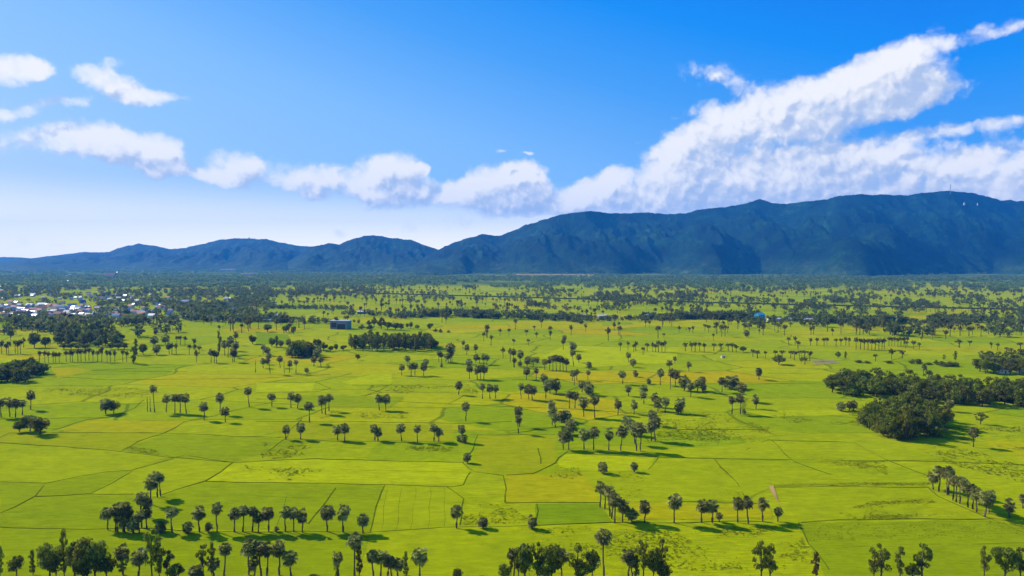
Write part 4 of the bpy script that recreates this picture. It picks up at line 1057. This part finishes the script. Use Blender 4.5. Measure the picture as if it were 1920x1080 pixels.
# single buildings
def warehouse():
    X, Y = at(637, 617); m = Y / F; w = 36 * m; h = 15 * m; d = 14
    root = link('warehouse', None, loc=(X, Y + d / 2, 0), rotz=R(-4)); tag(root, 'large grey warehouse with green end wall among paddies', 'warehouse')
    a = MB(); a.box(-w / 2, w / 2, -d / 2, d / 2, 0, h); link('wall', a.mesh('warehouse_wall'), [M_GREY], root)
    g_ = MB(); g_.box(w / 2 + .01, w / 2 + .3, -d / 2, d / 2, 0, h); g_.box(w * .42, w / 2, -d / 2 - .25, -d / 2 - .01, 0, h)
    link('green_panel', g_.mesh('green_panel'), [M_GREEN], root)
    r_ = MB(); r_.box(-w / 2 - .6, w / 2 + .8, -d / 2 - .8, d / 2 + .6, h + .01, h + .9); link('roof', r_.mesh('warehouse_roof'), [M_WTIN], root)
    q = MB(); q.box(-w * .12, w * .3, -d / 2 - .12, -d / 2 - .005, 0.1, h * .62); link('door', q.mesh('warehouse_door'), [M_GLASS], root)
    q = MB(); q.box(-w * .44, -w * .16, -d / 2 - .12, -d / 2 - .005, h * .2, h * .8); link('window', q.mesh('warehouse_window'), [M_GLASS], root)
warehouse()
house('shed', 680, 588.5, 18, 6, M_BLUE, M_WTIN, R(-4), 'long shed with pale roof above the grey warehouse', 'shed', dratio=.5)
house('house', 1424, 600.5, 15, 14, M_CYAN, M_CYAN, R(25), 'tall cyan blue house in the far tree belt', 'house', dratio=.8, rise=.3)
house('shed', 1451, 603, 22, 7, M_WHITE, M_WTIN, R(3), 'white roofed shed just right of the cyan house', 'shed')
house('shed', 1486, 602, 16, 6, M_WHITE, M_WTIN, R(-8), 'white roofed shed between its neighbours right of cyan house', 'shed')
house('shed', 1514, 602.5, 17, 6, M_WHITE, M_WTIN, R(5), 'rightmost white roofed shed of three beyond the cyan house', 'shed')
house('house', 1217, 598, 9, 10, M_CREAM, M_CREAM, R(15), 'small cream house at the end of the tree belt', 'house', windows=2)
house('shed', 1092, 597, 11, 8, M_WHITE, M_WTIN, R(-10), 'small white building left of the long white sheds', 'shed', windows=2)
house('shed', 1130, 597, 17, 7, M_WHITE, M_WTIN, R(4), 'long pale shed in the central tree belt', 'shed')
house('shed', 1152, 597, 9, 5, M_WHITE, M_WTIN, R(0), 'small white shed right of the long pale shed', 'shed', windows=2)
house('shed', 1032, 595, 10, 5, M_WHITE, M_WTIN, R(6), 'white shed in bushes left of the central buildings', 'shed', windows=2)
house('shed', 912, 589, 10, 5, M_WHITE, M_WTIN, R(-6), 'white shed half hidden at the top of the centre belt', 'shed', windows=2)
house('house', 348, 572, 15, 10, M_WHITE, M_TIN, R(10), 'bright white block at the right end of the town', 'house')
house('shed', 402, 583, 22, 5, M_BLUE, M_BLUE, R(0), 'low blue shed at the right end of the town', 'shed')
house('shed', 502, 603, 13, 5, M_WHITE, M_TIN, R(0), 'grey roofed shed left of the grey warehouse', 'shed')
house('shed', 80, 616, 30, 4, M_WHITE, M_WTIN, R(0), 'long low white shed before the town', 'shed', dratio=.3)
house('hut', 1355.5, 671, 7, 5, M_CREAM, M_WTIN, R(20), 'tiny pale hut on open grass right of centre', 'hut', windows=2)
house('hut', 1883, 700, 18, 11, M_WHITE, plain_mat('faded_pink_roof', (.42, .30, .28), .8, .25, .5), R(-12), 'hut with faded pink roof in trees at far right', 'hut')
house('shed', 1911, 698, 10, 6, M_WHITE, M_TIN, R(5), 'small grey roofed shed right of the pink roofed hut', 'shed', windows=2)
house('house', 1686, 602, 4, 4, M_WHITE, M_WTIN, R(5), 'right of two tiny white houses in the right belt', windows=1)
house('temple', 207, 521, 17, 9, M_WHITE, M_RED, R(10), 'pinkish temple rising over the trees beyond the town', 'temple', rise=.8)
house('hall', 428, 507.5, 28, 3, M_WHITE, M_RED, R(0), 'long red roofed hall at the foot of left hills', 'hall', dratio=.25)
house('hall', 465, 515, 24, 3, M_WHITE, M_RED, R(0), 'long red roofed hall nearer the plain', 'hall', dratio=.25)
house('hall', 470, 522, 24, 3, M_WHITE, M_RED, R(0), 'short red roofed hall lowest of the three', 'hall', dratio=.25)


def on_hill(name, px, py, Y, build, label, cat):
    z = z_at(px, py, Y); x, y, _ = ray(px, py); root = link(name, None, loc=(x / y * Y, Y, z), rotz=0); tag(root, label, cat); build(root, Y / F)


def mast(root, m):
    hgt = 15 * m; a = MB()
    for sx, sy in ((-1, -1), (1, -1), (1, 1), (-1, 1)):
        a.tube([(sx * 4, sy * 4, -30), (sx * .8, sy * .8, hgt)], [1.0, .6], 5)
    link('lattice', a.mesh('mast_lattice'), [M_STEEL], root)
    p = MB(); 
    for k in range(6): p.box(-3.6 + k * .5, 3.6 - k * .5, -.3, .3, 6 + k * 11, 6.7 + k * 11)
    link('platform', p.mesh('mast_platform'), [M_STEEL], root)


on_hill('radio_mast', 1782, 359, 7500, mast, 'thin radio mast on the mountain crest', 'mast')


def pagoda(root, m):
    a = MB(); w = 2.3 * m; root.scale = (1, 1, .55)
    for k in range(3):
        s = w * (1 - .25 * k); a.box(-s / 2, s / 2, -s / 2, s / 2, -25 if k == 0 else k * 8 + .1, k * 8 + 6)
    link('wall', a.mesh('pagoda_wall'), [M_WHITE], root)
    r_ = MB()
    for k in range(3):
        s = w * (1.15 - .25 * k); z = k * 8 + 6.05
        r_.add([(-s / 2, -s / 2, z), (s / 2, -s / 2, z), (s / 2, s / 2, z), (-s / 2, s / 2, z), (0, 0, z + 5)], [(0, 3, 2, 1), (0, 1, 4), (1, 2, 4), (2, 3, 4), (3, 0, 4)])
    link('roof', r_.mesh('pagoda_roof'), [M_WTIN], root)


on_hill('pagoda', 1808, 382, 7100, pagoda, 'white pagoda just under the mountain crest', 'pagoda')
on_hill('pagoda', 1833, 383, 7100, lambda r, m: pagoda(r, m * .55), 'smaller white pagoda right of the larger one', 'pagoda')
on_hill('pagoda', 467, 446, 9750, lambda r, m: pagoda(r, m * .6), 'tiny tower on the top of the left hills', 'pagoda')

# ------------------------------------------------------------------ air
hz = MB(); hz.box(-GS - 400, GS + 400, -3400, GS + 400, -1.0, 905.0)
mh = bpy.data.materials.new('haze'); mh.use_nodes = True; nt = mh.node_tree; nt.nodes.clear()
out = nt.nodes.new('ShaderNodeOutputMaterial'); pv = nt.nodes.new('ShaderNodeVolumePrincipled')
pv.inputs['Color'].default_value = (.04, .37, 1.0, 1); pv.inputs['Density'].default_value = 4.9e-5
pv.inputs['Anisotropy'].default_value = .1
nt.links.new(pv.outputs[0], out.inputs['Volume'])
tag(link('haze', hz.mesh('haze'), [mh]), 'thin blue haze over the whole plain', 'haze', kind='stuff')

# ------------------------------------------------------------------ sun and sky
SUN_EL, SUN_AZ = 34.0, -60.0      # azimuth measured from the view direction, left negative
sd = Vector((math.sin(R(SUN_AZ)) * math.cos(R(SUN_EL)), math.cos(R(SUN_AZ)) * math.cos(R(SUN_EL)), math.sin(R(SUN_EL))))
L = bpy.data.lights.new('sun', 'SUN'); L.energy = 5.0; L.angle = R(.5); L.color = (1, .955, .87)
lo = bpy.data.objects.new('sun', L); lo.rotation_euler = sd.to_track_quat('Z', 'Y').to_euler(); lo.location = (-200, 200, 300); COL.objects.link(lo)

world = bpy.data.worlds.new("World"); scene.world = world; world.use_nodes = True
nt = world.node_tree; nt.nodes.clear()
wo = nt.nodes.new('ShaderNodeOutputWorld'); bg = nt.nodes.new('ShaderNodeBackground')
sky = nt.nodes.new('ShaderNodeTexSky'); sky.sky_type = 'NISHITA'; sky.sun_disc = False
sky.sun_elevation = R(SUN_EL); sky.sun_rotation = R(SUN_AZ); sky.air_density = 1.0; sky.dust_density = .6; sky.ozone_density = 2.0
tc = N(nt, 'ShaderNodeTexCoord'); sp = N(nt, 'ShaderNodeSeparateXYZ'); nt.links.new(tc.outputs['Generated'], sp.inputs[0])
az = N(nt, 'ShaderNodeMath', operation='ARCTAN2'); nt.links.new(sp.outputs[0], az.inputs[0]); nt.links.new(sp.outputs[1], az.inputs[1])
el = N(nt, 'ShaderNodeMath', operation='ARCSINE'); nt.links.new(sp.outputs[2], el.inputs[0])
cb = N(nt, 'ShaderNodeCombineXYZ')
for s_, k in ((az, 0), (el, 1)):
    m_ = N(nt, 'ShaderNodeMath', operation='MULTIPLY', i_1=180 / math.pi); nt.links.new(s_.outputs[0], m_.inputs[0]); nt.links.new(m_.outputs[0], cb.inputs[k])


def azel(px, py):
    x, y, z = ray(px, py); return math.degrees(math.atan2(x, y)), math.degrees(math.atan2(z, math.hypot(x, y)))


DEG = math.degrees(1 / F)
# cloud lobes: photo pixel centre, radii, tilt (deg, positive = rising to the right), weight
LOBES = [
    (22, 130, 50, 26, 0, 1.15), (68, 124, 22, 24, 0, .8),
    (222, 160, 70, 24, -18, .85), (165, 143, 34, 20, 10, .6), (246, 184, 62, 17, 3, .95), (212, 118, 22, 11, 15, .5), (325, 181, 44, 8, -3, .45),
    (34, 206, 44, 14, 20, .75), (124, 189, 40, 14, 2, .75),
    (145, 272, 90, 28, 0, .7), (200, 262, 76, 34, -5, 1.2), (255, 292, 70, 30, -22, .6), (302, 290, 40, 36, 0, 1.6), (310, 315, 44, 20, 0, .9), (90, 245, 40, 16, 10, .35),
    (440, 315, 50, 40, 0, 1.1), (540, 330, 100, 34, 0, .8), (610, 345, 60, 36, 0, .8), (590, 368, 26, 13, 0, .8), (392, 330, 55, 16, -8, .9),
    (700, 332, 52, 44, 0, 1.5), (748, 326, 50, 44, 0, 1.8), (793, 320, 16, 15, 0, 1.2), (730, 366, 80, 34, 0, 1.2),
    (850, 362, 72, 30, 5, 1.4), (925, 345, 66, 42, 5, 1.7), (985, 332, 48, 36, 5, 1.5), (1005, 365, 54, 38, 0, 1.3), (930, 388, 66, 24, 0, 1.1), (1030, 388, 90, 18, 4, 1.0),
    (1110, 357, 72, 30, 20, 1.4), (1152, 335, 34, 28, 25, 1.3), (1110, 378, 100, 26, 0, 1.2),
    (1230, 370, 110, 44, 0, 1.0), (1262, 305, 66, 52, 30, 1.1), (1320, 255, 84, 50, 20, 1.2), (1345, 335, 150, 66, 0, 1.2), (1440, 205, 110, 50, 15, 1.1), (1510, 235, 120, 48, 8, 1.2),
    (1600, 175, 140, 52, 14, 1.2), (1685, 150, 70, 52, 10, 1.1), (1730, 186, 80, 26, 15, 1.0), (1660, 105, 110, 24, 20, .55), (1790, 76, 95, 15, 9, .62), (1895, 58, 60, 10, 12, .55),
    (1500, 320, 200, 38, 3, 1.1), (1570, 300, 260, 26, 4, .6), (1660, 262, 190, 20, 7, .5), (1820, 240, 150, 12, 2, .5), (1640, 345, 280, 44, 0, 1.0), (1790, 305, 90, 17, 12, .9), (1600, 305, 60, 14, 0, .7),
    (1918, 330, 46, 26, 10, .9), (1920, 372, 60, 26, 0, .8), (1520, 385, 300, 30, 0, .8), (1330, 136, 74, 30, -8, .5), (1385, 160, 50, 18, -25, .38), (1300, 205, 40, 12, 20, .35),
    (944, 285, 15, 5, 0, .6), (988, 289, 15, 4, 0, .7), (1200, 266, 22, 5, 5, .55), (640, 440, 30, 12, 0, .5), (830, 420, 160, 22, 8, .35), (60, 455, 140, 10, 0, .3),
]

def lobe_group(lobes, nm):
    """sum of soft lobes as a function of direction (azimuth, elevation in degrees)"""
    grp = bpy.data.node_groups.new(nm, 'ShaderNodeTree')
    grp.interface.new_socket('P', in_out='INPUT', socket_type='NodeSocketVector')
    grp.interface.new_socket('S', in_out='OUTPUT', socket_type='NodeSocketFloat')
    gi = grp.nodes.new('NodeGroupInput'); go = grp.nodes.new('NodeGroupOutput'); acc = None
    for (x, y, rx, ry, tilt, wgt) in lobes:
        a_, e_ = azel(x, y)
        mp = grp.nodes.new('ShaderNodeMapping'); mp.vector_type = 'TEXTURE'
        mp.inputs['Location'].default_value = (a_, e_, 0); mp.inputs['Rotation'].default_value = (0, 0, R(tilt))
        mp.inputs['Scale'].default_value = (rx * DEG * 1.35, ry * DEG * 1.35, 1)
        if acc is None: grp.links.new(gi.outputs[0], mp.inputs[0])
        else:   # keep the lobes in a chain so that the shader needs few registers
            ch = grp.nodes.new('ShaderNodeVectorMath'); ch.operation = 'MULTIPLY_ADD'; ch.inputs[1].default_value = (1e-7, 1e-7, 1e-7)
            grp.links.new(acc, ch.inputs[0]); grp.links.new(gi.outputs[0], ch.inputs[2]); grp.links.new(ch.outputs[0], mp.inputs[0])
        ln = grp.nodes.new('ShaderNodeVectorMath'); ln.operation = 'LENGTH'; grp.links.new(mp.outputs[0], ln.inputs[0])
        ma = grp.nodes.new('ShaderNodeMapRange'); ma.interpolation_type = 'SMOOTHSTEP'
        ma.inputs[1].default_value = 0.1; ma.inputs[2].default_value = 1.0; ma.inputs[3].default_value = wgt; ma.inputs[4].default_value = 0
        grp.links.new(ln.outputs['Value'], ma.inputs[0])
        if acc is None: acc = ma.outputs[0]
        else:
            ad = grp.nodes.new('ShaderNodeMath'); ad.operation = 'ADD'; grp.links.new(acc, ad.inputs[0]); grp.links.new(ma.outputs[0], ad.inputs[1]); acc = ad.outputs[0]
    grp.links.new(acc, go.inputs[0]); return grp


def wnoise(vec, scale, detail, rough, out='Fac'):
    n = N(nt, 'ShaderNodeTexNoise', i_Scale=scale, i_Detail=detail, i_Roughness=rough); nt.links.new(vec, n.inputs['Vector']); return n.outputs[out]


def vadd_scaled(p, colr, amp):
    s_ = N(nt, 'ShaderNodeVectorMath', operation='SUBTRACT'); s_.inputs[1].default_value = (.5, .5, .5); nt.links.new(colr, s_.inputs[0])
    m_ = N(nt, 'ShaderNodeVectorMath', operation='MULTIPLY_ADD'); m_.inputs[1].default_value = (amp[0], amp[1], 0); nt.links.new(s_.outputs[0], m_.inputs[0]); nt.links.new(p, m_.inputs[2])
    return m_.outputs[0]


def voff(p, d):
    n = N(nt, 'ShaderNodeVectorMath', operation='ADD'); n.inputs[1].default_value = (d[0], d[1], 0); nt.links.new(p, n.inputs[0]); return n.outputs[0]


def M2(op, a, b_=None, c=None):
    n = N(nt, 'ShaderNodeMath', operation=op)
    for i, v in enumerate((a, b_, c)):
        if v is None: continue
        if isinstance(v, (int, float)): n.inputs[i].default_value = v
        else: nt.links.new(v, n.inputs[i])
    return n.outputs[0]


def mapr(v, a, b_, c=0.0, d=1.0, smooth=False):
    n = N(nt, 'ShaderNodeMapRange', i_1=a, i_2=b_, i_3=c, i_4=d)
    if smooth: n.interpolation_type = 'SMOOTHSTEP'
    nt.links.new(v, n.inputs[0]); return n.outputs[0]


P0 = cb.outputs[0]
se = N(nt, 'ShaderNodeSeparateXYZ'); nt.links.new(P0, se.inputs[0])


def clear_sky():
    """Nishita, deepened, with the pale bright band low down and towards the sun"""
    sm = N(nt, 'ShaderNodeVectorMath', operation='SCALE'); sm.inputs['Scale'].default_value = .085; nt.links.new(sky.outputs[0], sm.inputs[0])
    azt = mapr(se.outputs[0], -45.0, 30.0, 1.0, 0.0); elr = mapr(se.outputs[1], 0.0, 22.0)
    t1 = M2('SUBTRACT', elr, M2('MULTIPLY', azt, .95))
    f = lambda t: (t + .75) / 1.75
    skyr = ramp(nt, [(f(-.75), (.50, .58, .67)), (f(-.55), (.36, .50, .68)), (f(-.3), (.24, .43, .69)), (f(0), (.165, .37, .69)), (f(.15), (.11, .315, .68)), (f(.35), (.045, .25, .66)), (f(.62), (.0, .19, .655)), (f(1), (0, .112, .59))])
    nt.links.new(mapr(t1, -.75, 1.0), skyr.inputs[0])
    low = N(nt, 'ShaderNodeMixRGB'); low.inputs[2].default_value = (1.24, 1.10, .88, 1)     # bright murk just over the horizon
    nt.links.new(M2('MULTIPLY', mapr(se.outputs[1], 6.6, 0.6, 0, 1, True), .92), low.inputs[0]); nt.links.new(skyr.outputs[0], low.inputs[1])
    mk = N(nt, 'ShaderNodeMixRGB', i_0=.95); nt.links.new(sm.outputs[0], mk.inputs[1]); nt.links.new(low.outputs[0], mk.inputs[2])
    return mk.outputs[0]


CLEAR = clear_sky()


def sector(lobes, nm):
    grp = lobe_group(lobes, nm)
    def dens(P):
        g_ = nt.nodes.new('ShaderNodeGroup'); g_.node_tree = grp; nt.links.new(P, g_.inputs[0]); return g_.outputs[0]
    P1 = vadd_scaled(P0, wnoise(P0, .45, 6, .62, 'Color'), (1.7, 1.1))
    S = dens(P1)
    fb = wnoise(P1, .6, 11, .60)
    bil = N(nt, 'ShaderNodeTexVoronoi', feature='SMOOTH_F1', i_Scale=.85, i_Smoothness=.6, i_Detail=2.0, i_Roughness=.6); nt.links.new(P1, bil.inputs['Vector'])
    nz = M2('SUBTRACT', M2('MULTIPLY', M2('SUBTRACT', fb, .5), 1.25), M2('MULTIPLY', M2('SUBTRACT', bil.outputs['Distance'], .42), .5))
    Sc = M2('SUBTRACT', 1.0, M2('POWER', 2.718, M2('MULTIPLY', S, -1.25)))
    D = M2('ADD', M2('MULTIPLY', Sc, 1.45), M2('MULTIPLY', M2('MULTIPLY', nz, M2('MINIMUM', M2('MULTIPLY', S, 2.5), 1.0)), M2('SUBTRACT', 1.15, M2('MULTIPLY', Sc, .62))))
    al = mapr(D, .20, 1.05, 0, 1, True)
    S2 = dens(voff(P1, (-1.0, 1.6)))
    Sc2 = M2('SUBTRACT', 1.0, M2('POWER', 2.718, M2('MULTIPLY', S2, -1.25)))
    fb2 = wnoise(voff(P1, (-.35, .5)), .6, 7, .60)
    bi2 = N(nt, 'ShaderNodeTexVoronoi', feature='SMOOTH_F1', i_Scale=.85, i_Smoothness=.6, i_Detail=1.0, i_Roughness=.6); nt.links.new(voff(P1, (-.3, .45)), bi2.inputs['Vector'])
    big = wnoise(P0, .22, 3, .5)
    sh = M2('ADD', M2('MULTIPLY', M2('SUBTRACT', Sc2, M2('MULTIPLY', Sc, .62)), .9), M2('MULTIPLY', M2('SUBTRACT', fb2, fb), .75))
    sh = M2('ADD', sh, M2('MULTIPLY', M2('SUBTRACT', bil.outputs['Distance'], bi2.outputs['Distance']), .5))
    sh = M2('ADD', sh, M2('MULTIPLY', M2('SUBTRACT', big, .5), .9))
    shc = mapr(sh, -.06, .68, 0, 1, True)
    cc = N(nt, 'ShaderNodeMixRGB'); cc.inputs[1].default_value = (.695, .69, .69, 1); cc.inputs[2].default_value = (.33, .41, .57, 1)
    nt.links.new(shc, cc.inputs[0])
    fin = N(nt, 'ShaderNodeMixRGB'); nt.links.new(al, fin.inputs[0]); nt.links.new(CLEAR, fin.inputs[1]); nt.links.new(cc.outputs[0], fin.inputs[2])
    b_ = nt.nodes.new('ShaderNodeBackground'); nt.links.new(fin.outputs[0], b_.inputs[0]); return b_.outputs[0]


# cloudy quarter of the sky in four sectors of azimuth, so each direction sums only its own lobes
CUT = [-56, -18, 3, 17, 56]
def near(l, a0, a1):
    a_, e_ = azel(l[0], l[1]); ext = max(l[2], l[3]) * 1.35 * DEG + 2.6
    return a_ + ext > a0 and a_ - ext < a1
EXTRA = [(-120, 250, 120, 50, 0, .9), (-260, 150, 140, 40, 0, .9), (2100, 300, 200, 80, 10, 1.0), (2500, 200, 300, 60, 0, .8)]
secs = [sector([l for l in LOBES + EXTRA if near(l, CUT[i], CUT[i + 1])], 'cloud_lobes') for i in range(4)]


def mixs(fac, a, b_):
    m_ = nt.nodes.new('ShaderNodeMixShader'); nt.links.new(fac, m_.inputs[0]); nt.links.new(a, m_.inputs[1]); nt.links.new(b_, m_.inputs[2]); return m_.outputs[0]


L_ = mixs(M2('GREATER_THAN', se.outputs[0], -18.0), secs[0], secs[1])
R_ = mixs(M2('GREATER_THAN', se.outputs[0], 17.0), secs[2], secs[3])
FRONT = mixs(M2('GREATER_THAN', se.outputs[0], 3.0), L_, R_)
nt.links.new(CLEAR, bg.inputs[0]); bg.inputs[1].default_value = 1.0
inside = M2('MULTIPLY', M2('LESS_THAN', M2('ABSOLUTE', se.outputs[0]), 56.0), M2('MULTIPLY', M2('GREATER_THAN', se.outputs[1], -.2), M2('LESS_THAN', se.outputs[1], 28.0)))
nt.links.new(mixs(inside, bg.outputs[0], FRONT), wo.inputs[0])

# ------------------------------------------------------------------ render settings
scene.view_settings.view_transform = 'Standard'; scene.view_settings.look = 'None'

scene.view_settings.exposure = .55; scene.view_settings.gamma = 1.0
cy = scene.cycles
cy.use_denoising = True; cy.max_bounces = 5; cy.diffuse_bounces = 2; cy.glossy_bounces = 2; cy.transmission_bounces = 2; cy.volume_bounces = 0; cy.transparent_max_bounces = 4
world.cycles.sampling_method = 'MANUAL'; world.cycles.sample_map_resolution = 512
print('COUNTS', COUNT, 'objects', len(scene.objects))
